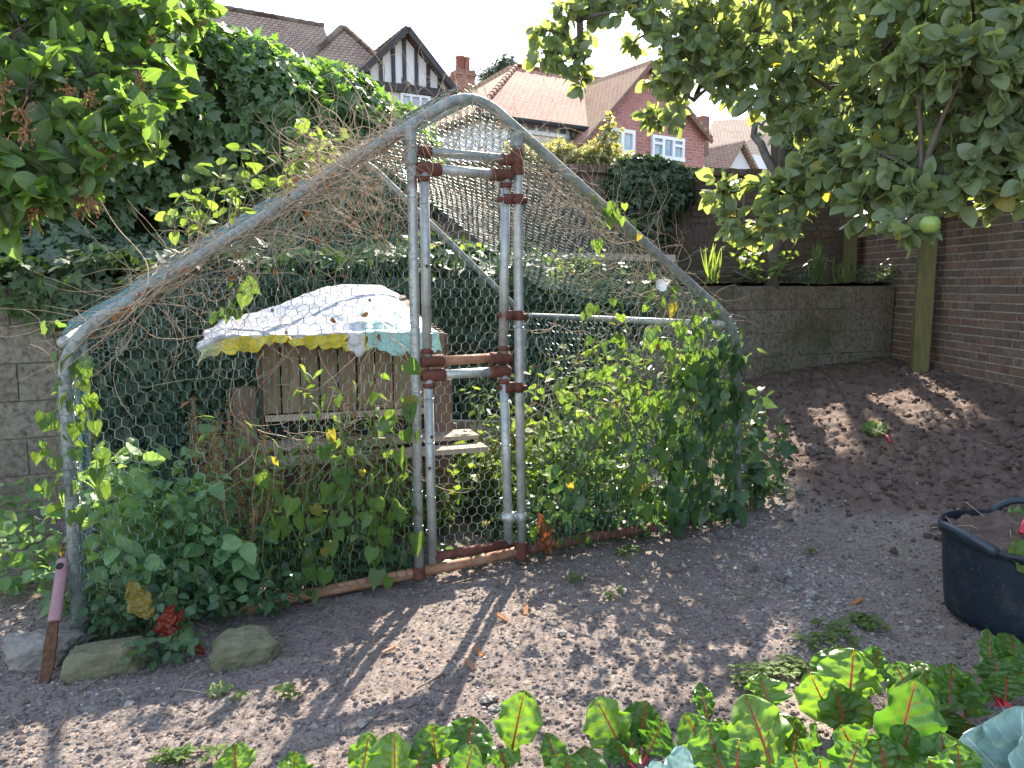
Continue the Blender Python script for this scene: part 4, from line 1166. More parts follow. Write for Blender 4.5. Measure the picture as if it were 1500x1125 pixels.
# ------------------------------------------------------------------ ivy hedge
HL, HR = np.array([-7.6, 5.2]), np.array([-1.25, 9.6])
HD = HR-HL; HLen = np.linalg.norm(HD); hu = HD/HLen; hn = np.array([hu[1], -hu[0]])
def hedge_surf(a, b):
    """a 0..1 along, b 0..1 up the face, over the top and down the back"""
    topz = 3.80+.10*np.sin(a*23)+.06*np.sin(a*51+1)-.55*np.clip((a-.72)/.28, 0, 1)
    th = np.clip(b, 0, 1)*PI
    # superellipse profile
    cx = np.sign(np.cos(th))*np.abs(np.cos(th))**.75*1.15; cz = np.abs(np.sin(th))**.62
    z = 1.3+(topz-1.3)*cz
    bul = .16*fbm(np.stack([a*9, b*5, a*0+.3], -1), 3, 33)
    off = cx*(1+.25*bul)*(1-.55*np.clip(1-b/.22, 0, 1))+bul*.8
    end = np.sqrt(np.clip(1-((a-.93)/.07).clip(0, 1)**2, 0, 1))
    off = off*end
    xy = HL+a[:, None]*HD+hn*off[:, None]
    return np.stack([xy[:, 0], xy[:, 1], z+bul*.35], -1)
hroot = empty('ivy_hedge', (-3, 6.4, 1.4), 'tall dark ivy hedge above the left roof slope, sunlit along its top', 'hedge')
na, nb_ = 120, 40
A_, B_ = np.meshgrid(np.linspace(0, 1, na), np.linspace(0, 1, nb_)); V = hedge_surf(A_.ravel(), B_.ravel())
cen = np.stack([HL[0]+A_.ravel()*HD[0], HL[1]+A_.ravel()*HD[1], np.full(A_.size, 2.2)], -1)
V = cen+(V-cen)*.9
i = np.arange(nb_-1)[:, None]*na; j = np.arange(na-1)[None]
m = MB(); m.add(V, np.stack([i+j, i+j+1, i+na+j+1, i+na+j], -1).reshape(-1, 4)); m.build('stems', M['hedge_core'], hroot, True)  # added solid dark body, not stems: shade behind the leaves put into colour
crown = MB()
def ivy_on(crown, pts, nrm, size, lift=.05, tpl=T_ivy, hang=.8):
    n = len(pts); p = pts+nrm*rng.uniform(0, lift, (n, 1))+rng.normal(size=(n, 3))*.012
    d = nz(np.array([0, 0, -hang])+rng.normal(size=(n, 3))*.6+nrm*.3)
    nm = nz(nrm+rng.normal(size=(n, 3))*.45+[0, 0, .35])
    crown.scatter(tpl, p, d, nm, size*np.clip(np.exp(rng.normal(size=n)*.32-.08), .4, 1.6), rng.random(n))
def surf_normals(f, a, b):
    e = 2e-3; p = f(a, b); n = nz(np.cross(f(a+e, b)-p, f(a, b+e)-p)); return p, n
N = 36000; hs = MB()
a = rng.uniform(.15, 1, N); b = rng.beta(1.1, 1.5, N)*.85
p, n = surf_normals(hedge_surf, a, b)
c0 = np.stack([HL[0]+a*HD[0], HL[1]+a*HD[1], np.full(N, 2.0)], -1)
n = np.where(np.sum(n*(p-c0), 1, keepdims=True) < 0, -n, n)
kp = fbm(p*2.6, 2, 91) > -.42+.25*(b > .4)
p, n = p[kp], n[kp]
ivy_on(crown, p, n, .105, .26)
for k in range(60):     # bare stems poking out of the face
    q = p[rng.integers(len(p))]; e = q+np.array([rng.normal()*.2, -rng.uniform(.02, .16), rng.normal()*.25]); hs.tube([q, (q+e)/2+rng.normal(size=3)*.03, e], [.006, .005, .003], 4)
hs.build('stems', M['bark'], hroot, kind='stuff')
# apron over the terrace edge and trailing down the block wall
N = 13000
x = rng.uniform(-4.8, .3, N); v = rng.uniform(-.14, 2.6, N); y = wallY(x)+v
z = TZ+.05+.15*np.abs(fbm(xy3(x, y, 2.0), 2, 61))+.12*np.clip(v, 0, 2)
pp = np.stack([x, y, z], -1); keep = (np.abs(fbm(xy3(x, y, 1.5), 2, 71)) < .9)
ap = MB(); ivy_on(ap, pp[keep], np.tile([[-.1, -.35, .9]], (keep.sum(), 1)), .085, .12)
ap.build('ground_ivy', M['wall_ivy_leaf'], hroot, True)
def wall_ivy(crown, x0, x1, N, zmin_f, size=.08, seed=5):
    x = rng.uniform(x0, x1, N); z = rng.uniform(.1, TZ+.06, N)
    keep = z > zmin_f(x)
    x, z = x[keep], z[keep]; y = wallY(x)-.03
    sl = np.where(x < 2, .544, .44); nn = nz(np.stack([sl, -np.ones_like(x), x*0+.15], -1))
    ivy_on(crown, np.stack([x, y, z], -1), nn, size, .10)
wall_ivy(crown, -3.3, -2.75, 900, lambda x: 1.34-.6*(vn(np.c_[x*4, x*0, x*0], 3) > .45)-(x+3.3)*.35)
crown.build('foliage', M['ivy_leaf'], hroot, True)
wi = empty('wall_ivy', (-1, 6, .5), 'dark ivy covering the block wall behind the wire run', 'ivy')
crown = MB()
wall_ivy(crown, -2.85, .5, 9000, lambda x: .1+x*0)
wall_ivy(crown, .4, 1.4, 1500, lambda x: .35+(x-.4)*1.1+.25*vn(np.c_[x*6, x*0, x*0], 3))
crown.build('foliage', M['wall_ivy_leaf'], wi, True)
m = MB()
for k in range(40):
    x = rng.uniform(-2.8, .8); pts = []
    z = .05
    while z < TZ: pts.append((x, float(wallY(x))-.02, z)); x += rng.normal()*.05; z += .09
    m.tube(pts, .006, 4, False)
m.build('stems', M['bark'], wi)
# ivy clump over the back wall
ci = empty('wall_ivy', (1.6, 9.2, 2.8), 'rounded ivy clump hanging over the top of the back wall below the brick house', 'ivy')
crown = MB()
for (px, py, r, k) in ((915, 262, 24, 1), (945, 262, 28, 1.2), (978, 266, 24, 1), (930, 295, 26, 1.2), (965, 295, 26, 1.2), (945, 325, 24, 1), (915, 285, 18, .8), (995, 285, 16, .6), (960, 345, 16, .7), (935, 246, 14, .6), (970, 250, 12, .5), (1000, 262, 10, .4), (925, 318, 16, .8)):
    c = P(px, py, 9.22); rad = r*9.2/F_PX
    n = int(330*k); d = rand_dirs(n); d[:, 1] = -np.abs(d[:, 1])*.9+.1
    ivy_on(crown, c+d*rad*[1, .8, 1], nz(d), .075, .05)
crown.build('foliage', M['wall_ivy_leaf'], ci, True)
m = MB()
for k in range(12):
    x = rng.uniform(1.35, 2.0); pts = [(x+rng.normal()*.03, 9.24, z) for z in np.linspace(1.5, 2.75, 9)]; m.tube(pts, .01, 5)
m.build('stems', M['bark'], ci)
# ------------------------------------------------------------------ plants
def stem_plant(name, label, cat, base, h, nst, leaf, tpl, size, nleaf, spread=.18, group=None, stem='green_stem', sr=.0022, lean=(0, 0, 0), droop=.3, seed_heads=0, face=.05, widen=1.0):
    base = np.asarray(base, float); root = empty(name, base, label, cat, group)
    sm = MB(); lm = MB(); hms = []
    pos = []; dr = []
    for s in range(nst):
        a = rng.uniform(0, 2*PI); hh = h*rng.uniform(.6, 1.05)
        b = base+np.array([math.cos(a), math.sin(a), 0])*spread*.35*rng.random()
        e = b+np.array([math.cos(a)*spread*rng.uniform(.3, 1), math.sin(a)*spread*rng.uniform(.3, 1), hh])+np.asarray(lean)*hh
        m_ = (b+e)/2+rng.normal(size=3)*.03*h+[0, 0, .08*h]
        t = np.linspace(0, 1, 8)[:, None]; pts = (1-t)**2*b+2*t*(1-t)*m_+t*t*e
        sm.tube(pts, np.linspace(sr, sr*.5, 8), 4, False)
        k = max(3, int(nleaf*rng.uniform(.7, 1.2)))
        tt = np.linspace(.15, 1, k)+rng.normal(size=k)*.02; tt = np.clip(tt, .05, 1)[:, None]
        pp = (1-tt)**2*b+2*tt*(1-tt)*m_+tt*tt*e
        ang = np.arange(k)*2.4+rng.uniform(0, 6); q = np.stack([np.cos(ang), np.sin(ang), np.full(k, -droop)+rng.normal(size=k)*.3], -1)
        pos.append(pp); dr.append(q)
        if seed_heads and s < seed_heads:
            hm = MB(); hms.append(hm)
            for t_ in np.linspace(.5, 1, 18):
                p = (1-t_)**2*b+2*t_*(1-t_)*m_+t_*t_*e
                for _2 in range(9):
                    c = p+rng.normal(size=3)*[.010, .010, .018]
                    hm.tube([c-[0, 0, .004], c, c+[0, 0, .004]], [.0008, .0034, .0008], 4, False)
    pos = np.concatenate(pos); dr = np.concatenate(dr); n = len(pos)
    nm = nz(rng.normal(size=(n, 3))*.5+[0, -face, .8])
    lm.scatter(tpl, pos+nz(dr)*.012, dr, nm, size*rng.uniform(.55, 1.15, n), rng.random(n), 0, widen*rng.uniform(.85, 1.15, n))
    sm.build('stems', M[stem], root, True); lm.build('leaves', M[leaf], root, True)
    for hm in hms: hm.build('seed_head', M['dry_seed'], root)
    return root
def gbase(px, py): 
    p = G(px, py); return onground(p[0], p[1])
def inrun(px, back):       # a spot on the ground inside the run: pixel column of the front base, metres behind
    p = F(px, 800); p = p+BACK*back; return onground(p[0], p[1])

# nettles behind the left leg
nl = 'green nettle inside the run %s'
for k, (px, bk, h, w) in enumerate(((165, .25, .72, 'just behind its left leg'), (215, .35, .80, 'second from the left leg'), (265, .30, .72, 'in the middle of the nettle patch'),
                                    (310, .35, .66, 'on the right edge of the patch beside the hen house'), (190, .75, .66, 'at the back left of the nettle patch'), (275, .8, .72, 'at the back right of the nettle patch'), (235, .12, .55, 'low at the front of the nettle patch'), (335, .15, .45, 'short and leaning against the front netting'))):
    stem_plant('nettle_plant', nl % w, 'nettle', inrun(px, bk), h, 9, 'nettle_leaf', T_nettle, .085, 13, .24, 'nettles inside the run')
# low creeping cover along the left front
for k, (px, py, h, w) in enumerate(((160, 935, .30, 'beside the left leg of the run'), (215, 930, .34, 'in front of the yellow dock leaf'), (270, 920, .36, 'around the red dock leaves'), (240, 965, .18, 'trailing onto the soil between the two front stones'), (345, 905, .28, 'above the mossy stone'), (400, 900, .22, 'right of the mossy stone'))):
    stem_plant('bramble_plant', 'small leaved creeping bramble ' + w, 'bramble', gbase(px, py), h, 9, 'dark_weed_leaf', T_nettle, .05, 12, .2, 'creeping brambles along the front of the run', face=.2)
# plants outside, left of the run
for (px, py, h, w) in ((10, 880, .42, 'at the left edge of the picture behind the pink handled tool'), (55, 850, .40, 'between the pink handled tool and the block wall'), (30, 800, .40, 'close to the foot of the block wall'), (85, 890, .26, 'right behind the pink handle'), (-40, 850, .45, 'just cut by the left edge')):
    stem_plant('weed_plant', 'broad leaved sunlit weed ' + w, 'weed', gbase(px, py), h, 6, 'nettle_leaf', T_ovate, .075, 9, .2, 'weeds left of the run', face=.2)
# seeding docks in front of the hen house
for k, (px, bk, h, w) in enumerate(((352, .35, .95, 'left of the hen house front'), (395, .3, .85, 'before the left post of the hen house'), (505, .3, .95, 'before the middle of the plank wall'), (560, .3, .9, 'before the right end of the plank wall'), (455, .25, .8, 'before the perch planks'))):
    stem_plant('dock_plant', 'tall thin dock with brown seed spikes ' + w, 'dock', inrun(px, bk), h, 5, 'weed_leaf', T_lance, .085, 9, .16, 'seeding docks inside the run', seed_heads=4)
for (px, bk, h, w) in ((430, .2, .9, 'left of the middle of the perch planks'), (480, .22, 1.05, 'reaching the plank wall near its middle'), (530, .2, 1.0, 'reaching the plank wall nearer the door'), (575, .2, .85, 'beside the left door post')):
    stem_plant('weed_plant', 'tall wispy yellow green weed with narrow leaves ' + w, 'weed', inrun(px, bk), h, 6, 'weed_leaf', T_lance, .09, 17, .15, 'weeds inside the run', seed_heads=1)
for (px, bk, h, w) in ((330, .5, .85, 'between the nettles and the hen house corner'), (372, .2, .65, 'under the left side of the hen house')):
    stem_plant('dock_plant', 'dried seeding dock, mostly brown spikes, ' + w, 'dock', inrun(px, bk), h, 6, 'dry_leaf', T_lance, .05, 4, .14, 'seeding docks inside the run', stem='dry_vine', seed_heads=6)
# undergrowth inside the run, right of the hen house
for k, (px, bk, h, w, sz) in enumerate(((670, .9, .50, 'seen low through the door on its left', .08), (705, .7, .40, 'seen through the middle of the lower door', .075), (655, .6, .55, 'beside the hen house lower panel', .085), (730, 1.1, .55, 'behind the right door stile', .085),
        (800, .4, .75, 'just right of the door', .075), (840, .6, .95, 'second from the door', .08), (885, .4, 1.0, 'in the middle of the right hand tangle', .085), (930, .5, 1.15, 'right of the middle of the tangle', .09), (975, .4, 1.2, 'close to the right leg', .09),
        (1020, .25, 1.2, 'nearest the right leg', .09), (1050, .15, 1.1, 'pressed against the right leg', .09), (790, .9, .6, 'at the back right of the door', .075), (870, 1.0, .95, 'at the back of the right hand tangle', .08), (950, 1.0, 1.0, 'at the back near the right eave', .08), (760, 1.3, .5, 'low at the very back', .07), (690, 1.35, .45, 'under the leaning board', .07))):
    stem_plant('weed_plant', 'leafy green weed inside the run ' + w, 'weed', inrun(px, bk), h, 11, 'weed_leaf' if k % 3 else 'dark_weed_leaf', T_ovate if k % 2 else T_lance, sz, 17, .27, 'weeds inside the run', seed_heads=3 if k % 2 else 0)
for (px, bk, h, w) in ((610, .15, .22, 'by the foot of the left door post'), (690, .2, .12, 'just inside the door sill'), (480, .15, .35, 'low under the perch planks'), (540, .2, .32, 'low before the lower panel'), (430, .15, .32, 'low left of the lower panel'), (580, .25, .3, 'low beside the left door post')):
    stem_plant('weed_plant', 'low dark leaved weed ' + w, 'weed', inrun(px, bk), h, 8, 'dark_weed_leaf', T_ovate, .06, 8, .2, 'weeds inside the run')
# low undergrowth covering the floor of the run
m = MB(); N = 5200
t_ = rng.random(N); px = np.where(t_ < .62, rng.uniform(770, 1075, N), rng.uniform(120, 600, N)); pos = []
A0 = (Rb-Lb)
for q in range(N):
    f = F(px[q], 800); pos.append(f+BACK*rng.uniform(.03, 1.75))
pos = np.array(pos); zz = .02+.34*rng.random(N)**1.4*np.clip(.5+.8*vn(np.c_[pos[:, 0]*3, pos[:, 1]*3, pos[:, 0]*0], 6), .15, 1.2)
pos[:, 2] = gh(pos[:, 0], pos[:, 1], False)+zz
a_ = rng.uniform(0, 6.28, N)
m.scatter(T_ovate+T_heart, pos, np.stack([np.cos(a_), np.sin(a_), rng.normal(size=N)*.4], -1), rng.normal(size=(N, 3))*.5+[0, 0, .8], rng.uniform(.03, .075, N), rng.random(N))
for q in range(0, N, 3):
    e = pos[q]; m.tube([e*[1, 1, 0]+rng.normal(size=3)*[.03, .03, 0], e], .001, 3, False)
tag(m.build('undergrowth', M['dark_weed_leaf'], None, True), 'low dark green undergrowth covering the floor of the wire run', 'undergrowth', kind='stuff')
# plants outside the right leg
for (px, py, h, w, sz) in ((1098, 752, .62, 'hugging the right leg of the run', .095), (1118, 745, .40, 'spilling onto the soil right of the right leg', .10), (1095, 700, .62, 'behind the right leg', .10)):
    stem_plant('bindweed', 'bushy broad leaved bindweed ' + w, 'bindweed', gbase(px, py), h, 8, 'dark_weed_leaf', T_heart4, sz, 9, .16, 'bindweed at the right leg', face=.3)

# bindweed climbing on the front netting
def climber(label, strands, size, group, leaf='bind_leaf', gap=.07, off=.045, dens=1.0):
    root = None; sm = MB(); lm = MB(); P0 = []; D0 = []; N0 = []
    for (px0, py0, px1, py1) in strands:
        a = F(px0, py0, off); b = F(px1, py1, off)
        if root is None: root = empty('bindweed', a*[1, 1, 0], label, 'bindweed', group)
        L = np.linalg.norm(b-a); n = max(4, int(L/.05)); t = np.linspace(0, 1, n)[:, None]
        pts = a+(b-a)*t+FDIR*(.03*np.sin(t*L*9+px0))+rng.normal(size=(n, 3))*.006
        sm.tube(pts, .0016, 4, False)
        k = max(2, int(L/gap*dens)); tt = np.sort(rng.random(k)); 
        p = np.stack([np.interp(tt, t[:, 0], pts[:, i]) for i in range(3)], -1)
        sd = np.where(rng.random(k) < .5, 1, -1)[:, None]
        st = p+FN*rng.uniform(-.03, .07, (k, 1))+FDIR*sd*rng.uniform(.01, .05, (k, 1))+Z3*rng.uniform(-.01, .03, (k, 1))
        for q, r_ in zip(p, st): sm.tube([q, (q+r_)/2+[0, 0, .01], r_], .0009, 3, False)
        P0.append(st); D0.append(-Z3*1.0+rng.normal(size=(k, 3))*.35+FDIR*sd*.25); N0.append(FN*.8+Z3*.4+rng.normal(size=(k, 3))*.75)
    P0 = np.concatenate(P0); D0 = np.concatenate(D0); N0 = np.concatenate(N0); n = len(P0)
    lm.scatter(T_heart, P0, D0, N0, size*rng.uniform(.5, 1.2, n), rng.random(n))
    sm.build('stems', M['green_stem'], root); lm.build('leaves', M[leaf], root, True)
    return root
gB = 'bindweed climbing the front netting'
climber('bindweed with big heart leaves climbing before the right half of the plank wall', [(590, 840, 575, 520), (555, 850, 588, 600), (540, 850, 540, 480), (560, 760, 590, 640)], .085, gB)
climber('bindweed climbing before the middle of the hen house, reaching the plank wall', [(500, 860, 470, 530), (480, 860, 500, 560), (520, 850, 510, 640)], .075, gB)
climber('bindweed hanging in bright yellow green leaves before the left end of the perch planks', [(440, 880, 420, 640), (460, 870, 450, 600), (405, 880, 380, 690)], .075, gB)
climber('bindweed climbing the left leg of the run on its outer side', [(100, 900, 84, 520), (98, 760, 92, 470), (92, 640, 100, 470), (88, 700, 84, 560), (95, 560, 120, 480), (86, 680, 80, 600)], .065, gB, off=-.02)
climber('bindweed with pale leaves climbing just inside the left leg', [(130, 760, 118, 560), (140, 700, 125, 530), (128, 640, 112, 570), (150, 720, 130, 640)], .065, gB, off=.0)
climber('bindweed strand with small pale leaves high on the right slope beside the brick wall', [(893, 480, 893, 250), (905, 330, 830, 260), (940, 350, 905, 300)], .06, gB, gap=.10)
climber('bindweed strands between the door post and the middle of the right front', [(790, 800, 785, 520), (815, 790, 820, 500), (845, 790, 850, 470), (830, 700, 870, 480), (800, 690, 830, 560)], .055, gB, dens=.5)
climber('bindweed in the middle of the right front netting with a yellowed leaf', [(880, 780, 875, 450), (905, 780, 905, 430), (930, 780, 920, 470), (890, 650, 900, 520)], .07, gB, gap=.06)
climber('bindweed thickest on the right front netting left of the right leg', [(960, 770, 955, 430), (985, 770, 990, 440), (1010, 765, 1010, 450), (975, 700, 1000, 520), (940, 760, 970, 560)], .08, gB, gap=.045)
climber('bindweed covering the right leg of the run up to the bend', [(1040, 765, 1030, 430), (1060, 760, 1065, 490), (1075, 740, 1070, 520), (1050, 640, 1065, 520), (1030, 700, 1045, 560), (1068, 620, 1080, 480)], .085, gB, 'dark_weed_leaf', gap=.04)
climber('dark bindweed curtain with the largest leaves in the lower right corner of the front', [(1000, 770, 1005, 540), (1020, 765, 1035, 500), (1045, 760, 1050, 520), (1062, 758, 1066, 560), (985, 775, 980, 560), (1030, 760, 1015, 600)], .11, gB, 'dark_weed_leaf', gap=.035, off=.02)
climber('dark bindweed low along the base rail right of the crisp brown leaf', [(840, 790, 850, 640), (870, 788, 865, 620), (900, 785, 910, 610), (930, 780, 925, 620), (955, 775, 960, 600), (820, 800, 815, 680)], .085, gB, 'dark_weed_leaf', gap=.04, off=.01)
climber('bindweed trails along the upper right slope tube', [(1020, 440, 1060, 480), (960, 400, 1010, 450), (1010, 470, 1050, 500)], .055, gB, gap=.09)
climber('bindweed sprig with a hop like leaf cluster behind the left netting', [(330, 470, 372, 408), (350, 450, 350, 410)], .075, gB, gap=.03, off=-.10)
def flower(px, py, off, lab):
    c = F(px, py, off); ax = nz(FN+[0, 0, .3]); m = MB()
    m.tube([c, c+ax*.02, c+ax*.035, c+ax*.042], [.004, .010, .026, .036], 10, False)
    tag(m.build('bindweed_flower', M['flower_white'], None, True), lab, 'flower')
flower(962, 421, .05, 'white bindweed trumpet flower on the right slope tube')

# leafy shoots along the top of the left roof slope, in front of the hedge
def roofplant(px, py, off, h, w, n=5, size=.075):
    b = F(px, py, off); stem_plant('bramble_plant', 'bright green bramble shoot ' + w, 'bramble', b, h, n, 'weed_leaf', T_ovate, size, 7, .16, 'bramble shoots along the left roof slope', face=.2)
for (px, py, h, w, n) in ((300, 345, .30, 'lowest on the left roof slope', 5), (345, 320, .32, 'second up the left roof slope', 6), (395, 290, .28, 'in the middle of the left roof slope', 6), (450, 262, .26, 'above the middle of the left roof slope', 6), (500, 238, .2, 'near the top of the left roof slope', 5), (260, 345, .22, 'standing out alone with pale leaves before the dark hedge', 2)):
    roofplant(px, py, -.5, h, w, n)

# ------------------------------------------------------------------ dead vines
def vines(name, label, starts, nsteps, mat='dry_vine', step=.03, grav=.12, r=.0014, off=.02, plane=None, bounds=None, curl=.35, group='dead vines on the netting'):
    m = MB(); U, V, N_ = plane if plane else (FDIR, Z3, FN)
    root = None
    for (p, ang) in starts:
        p = np.asarray(p, float)+N_*rng.normal()*off
        pts = [p]; a = ang; w = rng.normal()*curl*.5
        for k in range(int(nsteps*rng.uniform(.5, 1.3))):
            w = .62*w+rng.normal()*curl*.6
            a += w
            d = math.cos(a)*U+math.sin(a)*V-Z3*grav
            p = p+nz(d)*step+N_*rng.normal()*.006
            if bounds is not None:
                q = p-bounds[0]
                if not (-.03 < q@U < bounds[1] and -.03 < q@V < bounds[2]): break
            pts.append(p)
        if len(pts) < 3: continue
        m.tube(pts, np.linspace(r*math.exp(rng.normal()*.38), r*.5, len(pts)), 3, False)
    return tag(m.build(name, M[mat]), label, 'dead vine', group)
def along(path_px, n, off=.02):
    path_px = np.asarray(path_px, float); out = []
    for _ in range(n):
        t = rng.random()*(len(path_px)-1); i = int(t); q = path_px[i]+(path_px[min(i+1, len(path_px)-1)]-path_px[i])*(t-i)
        out.append(F(q[0]+rng.normal()*4, q[1]+rng.normal()*4, off))
    return out
slopeL = [(110, 500), (250, 412), (400, 315), (500, 250), (600, 195)]
slopeL2 = [(175, 462), (250, 412), (400, 315), (500, 250), (600, 195)]
slopeR = [(690, 140), (760, 205), (850, 285), (950, 370), (1060, 460)]
vines('dead_vine', 'dry tan vine stems lying along the whole left roof tube', [(p, R(33)+rng.normal()*.25+(PI if rng.random() < .4 else 0)) for p in along(slopeL2, 190, .03)], 14, grav=.02, off=.025, curl=.14)
vines('dead_vine', 'curly dry vine ends sticking up above the left roof tube', [(p, rng.uniform(.3, 2.2)) for p in along(slopeL2, 26, .02)], 6, grav=-.1, off=.03, curl=.5)
vines('dead_vine', 'dry vine strands hanging inside the left end of the front netting', [(p, -PI/2+rng.normal()*.4) for p in along([(150, 480), (200, 450), (300, 400)], 16, -.03)], 17, curl=.5)
vines('dead_vine', 'thick tangle of dry vine hanging beside the top of the left door post', [(F(rng.uniform(430, 600), rng.uniform(200, 330), -.03), rng.uniform(0, 6.28)) for _ in range(170)], 17, curl=.5, off=.07)
vines('dead_vine', 'long dry vine strands hanging above the plastic sheet', [(p, -PI/2+rng.normal()*.5) for p in along([(340, 370), (430, 320), (540, 260)], 44, -.04)], 20, curl=.5)
vines('dead_vine', 'matted dry vine around the peak and header rail of the door', [(F(rng.uniform(595, 765), rng.uniform(165, 235), .0), rng.uniform(-.4, .4)+(PI if rng.random() < .5 else 0)) for _ in range(70)], 15, grav=.0, curl=.35, off=.05)
vines('dead_vine', 'dry vine strands lying along the right roof tube', [(p, -R(43)+rng.normal()*.3+(PI if rng.random() < .5 else 0)) for p in along(slopeR, 60, .02)], 17, grav=.03, curl=.2)
vines('dead_vine', 'dry vine strands hanging in the upper right front netting', [(p, -PI/2+rng.normal()*.5) for p in along([(770, 230), (850, 300), (940, 375), (1010, 440)], 70, -.01)], 20, curl=.45)
vines('dead_vine', 'dry vine strands hanging among the bindweed of the right front', [(F(rng.uniform(775, 1070), rng.uniform(440, 600), .0), -PI/2+rng.normal()*.7) for _ in range(60)], 15, curl=.45)
vines('dead_vine', 'dry vine strands hanging over the hen house front', [(F(rng.uniform(330, 600), rng.uniform(430, 720), .0), -PI/2+rng.normal()*.7) for _ in range(60)], 14, curl=.28)
# on the right roof plane
aR, bR, cR = fA, fR1, bA
UR = nz(bR-aR); VR = nz((cR-aR)-np.dot(cR-aR, UR)*UR); NR_ = np.cross(UR, VR); NR_ = NR_ if NR_[2] > 0 else -NR_
LU = np.linalg.norm(bR-aR); LV = DEPTH
vines('dead_vine', 'web of dry vine stems spread over the right hand roof netting', [(aR+UR*LU*rng.beta(1, 1.4)+VR*LV*rng.uniform(0, .95)+NR_*.03, rng.uniform(0, 6.28)) for _ in range(115)], 22, grav=.0, curl=.25, plane=(UR, VR, NR_), bounds=(aR, LU, LV))
UL = nz(fL1-fA); VL = nz((bA-fA)-np.dot(bA-fA, UL)*UL); NL_ = np.cross(UL, VL); NL_ = NL_ if NL_[2] > 0 else -NL_
LUl = np.linalg.norm(fL1-fA)
vines('dead_vine', 'web of dry vine stems spread over the left hand roof netting', [(fA+UL*LUl*rng.uniform(0, .8)+VL*LV*rng.uniform(0, .9)+NL_*.03, rng.uniform(0, 6.28)) for _ in range(55)], 20, grav=.0, curl=.25, plane=(UL, VL, NL_), bounds=(fA, LUl, LV))
# hanging dry leaves among the vines
m = MB(); pp = np.array([F(rng.uniform(300, 600), rng.uniform(260, 520), .01) if rng.random() < .6 else F(rng.uniform(780, 1060), rng.uniform(330, 700), .01) for _ in range(70)])
pp = np.concatenate([pp, np.array(along(slopeL, 30, .03))])
m.scatter(T_ovate3, pp, rng.normal(size=(len(pp), 3))+[0, 0, -1], rand_dirs(len(pp)), rng.uniform(.02, .045, len(pp)), rng.random(len(pp)))
tag(m.build('dry_leaves', M['dry_leaf'], None, True), 'small curled rust brown leaves caught in the netting', 'dry leaves', kind='stuff')

# ------------------------------------------------------------------ terrace plants
def tp(px, Y): x = (px-CX)/F_PX*Y*1.0; return np.array([x, Y, TZ+.05])
gT = 'weeds on the terrace'
for (px, Y, h, w, lf, tpl, sz) in ((640, 7.0, .42, 'seen left of the door post', 'weed_leaf', T_ovate, .08), (672, 7.1, .35, 'seen high in the door opening', 'weed_leaf', T_ovate, .08), (706, 7.2, .30, 'seen in the right of the door opening', 'dark_weed_leaf', T_ovate, .08),
        (780, 7.3, .25, 'just right of the door posts', 'dark_weed_leaf', T_heart4, .08), (812, 7.4, .32, 'bright and round behind the back of the run', 'weed_leaf', T_ovate, .08), (842, 7.5, .30, 'bright and second from the door posts', 'weed_leaf', T_ovate, .08), (880, 7.6, .22, 'low behind the right roof slope', 'dark_weed_leaf', T_ovate, .075),
        (925, 7.8, .2, 'low before the ivy clump', 'dark_weed_leaf', T_ovate, .07), (1090, 8.0, .45, 'against the left of the apple trunk', 'weed_leaf', T_ovate, .085), (1120, 7.8, .3, 'at the foot of the apple trunk', 'weed_leaf', T_ovate, .08), (1160, 8.3, .25, 'dark and low right of the apple trunk', 'dark_weed_leaf', T_lance, .1), (1255, 8.6, .25, 'small leaved beside the corner post', 'dark_weed_leaf', T_ovate, .045), (1280, 8.65, .15, 'trailing at the right end of the block wall', 'dark_weed_leaf', T_ovate, .045)):
    stem_plant('weed_plant', 'terrace weed ' + w, 'weed', tp(px, Y), h, 10, lf, tpl, sz, 9, .3, gT)
def tuft(px, Y, h, n, lab, sp=.2, wd=1.0, z=TZ+.03):
    b = tp(px, Y); b[2] = z; m = MB(); a = rng.uniform(0, 2*PI, n)
    d = np.stack([np.cos(a)*rng.uniform(.1, .9, n), np.sin(a)*.6*rng.uniform(.1, .9, n), np.ones(n)], -1)
    nm = np.stack([np.cos(a), np.sin(a), np.full(n, .3)], -1)
    pos = b+rng.normal(size=(n, 3))*[.03, .03, 0]
    m.scatter(T_blade, pos, d, nm, h*rng.uniform(.6, 1.15, n), rng.random(n), 0, np.full(n, wd))
    return tag(m.build('grass_tuft', M['weed_leaf'], None, True), lab, 'grass tuft', 'grass tufts on the terrace')
tuft(1040, 7.65, .30, 26, 'upright bright grass tuft on the block wall above the bend of the right slope')
tuft(1192, 8.35, .34, 24, 'arching broad bladed tuft left of the corner post', wd=2.2)
tuft(1225, 8.5, .26, 18, 'smaller arching tuft at the foot of the corner post', wd=1.6)
tuft(985, 7.6, .16, 18, 'short grass tuft behind the upper right slope tube')
m = MB()
for k in range(26):
    a = tp(rng.uniform(1030, 1150), rng.uniform(7.7, 8.3))+[0, 0, rng.uniform(.0, .1)]; d = nz(np.array([1, rng.normal()*.5, rng.normal()*.25])); L = rng.uniform(.2, .7)
    m.tube([a-d*L/2, a+[0, 0, .03], a+d*L/2+[0, 0, rng.uniform(0, .12)]], [.012, .010, .005], 5)
tag(m.build('stick_pile', M['bark']), 'pile of old brown sticks on the terrace beside the apple trunk', 'sticks')
m = MB(); m.beam(tp(985, 7.75)+[0, 0, .22], tp(800, 7.75)+[0, 0, .25], .08, .06, jit=.01)
tag(m.build('timber_edging', M['old_wood']), 'weathered timber edging board on the terrace behind the run', 'board')
m = MB(); a = tp(1075, 8.05); m.tube([a+[0, 0, .05], a+[.12, 0, .18], a+[.3, 0, .32]], [.03, .028, .02], 7)
tag(m.build('log', M['bark'], None, True), 'short leaning brown log before the dark back wall', 'log')
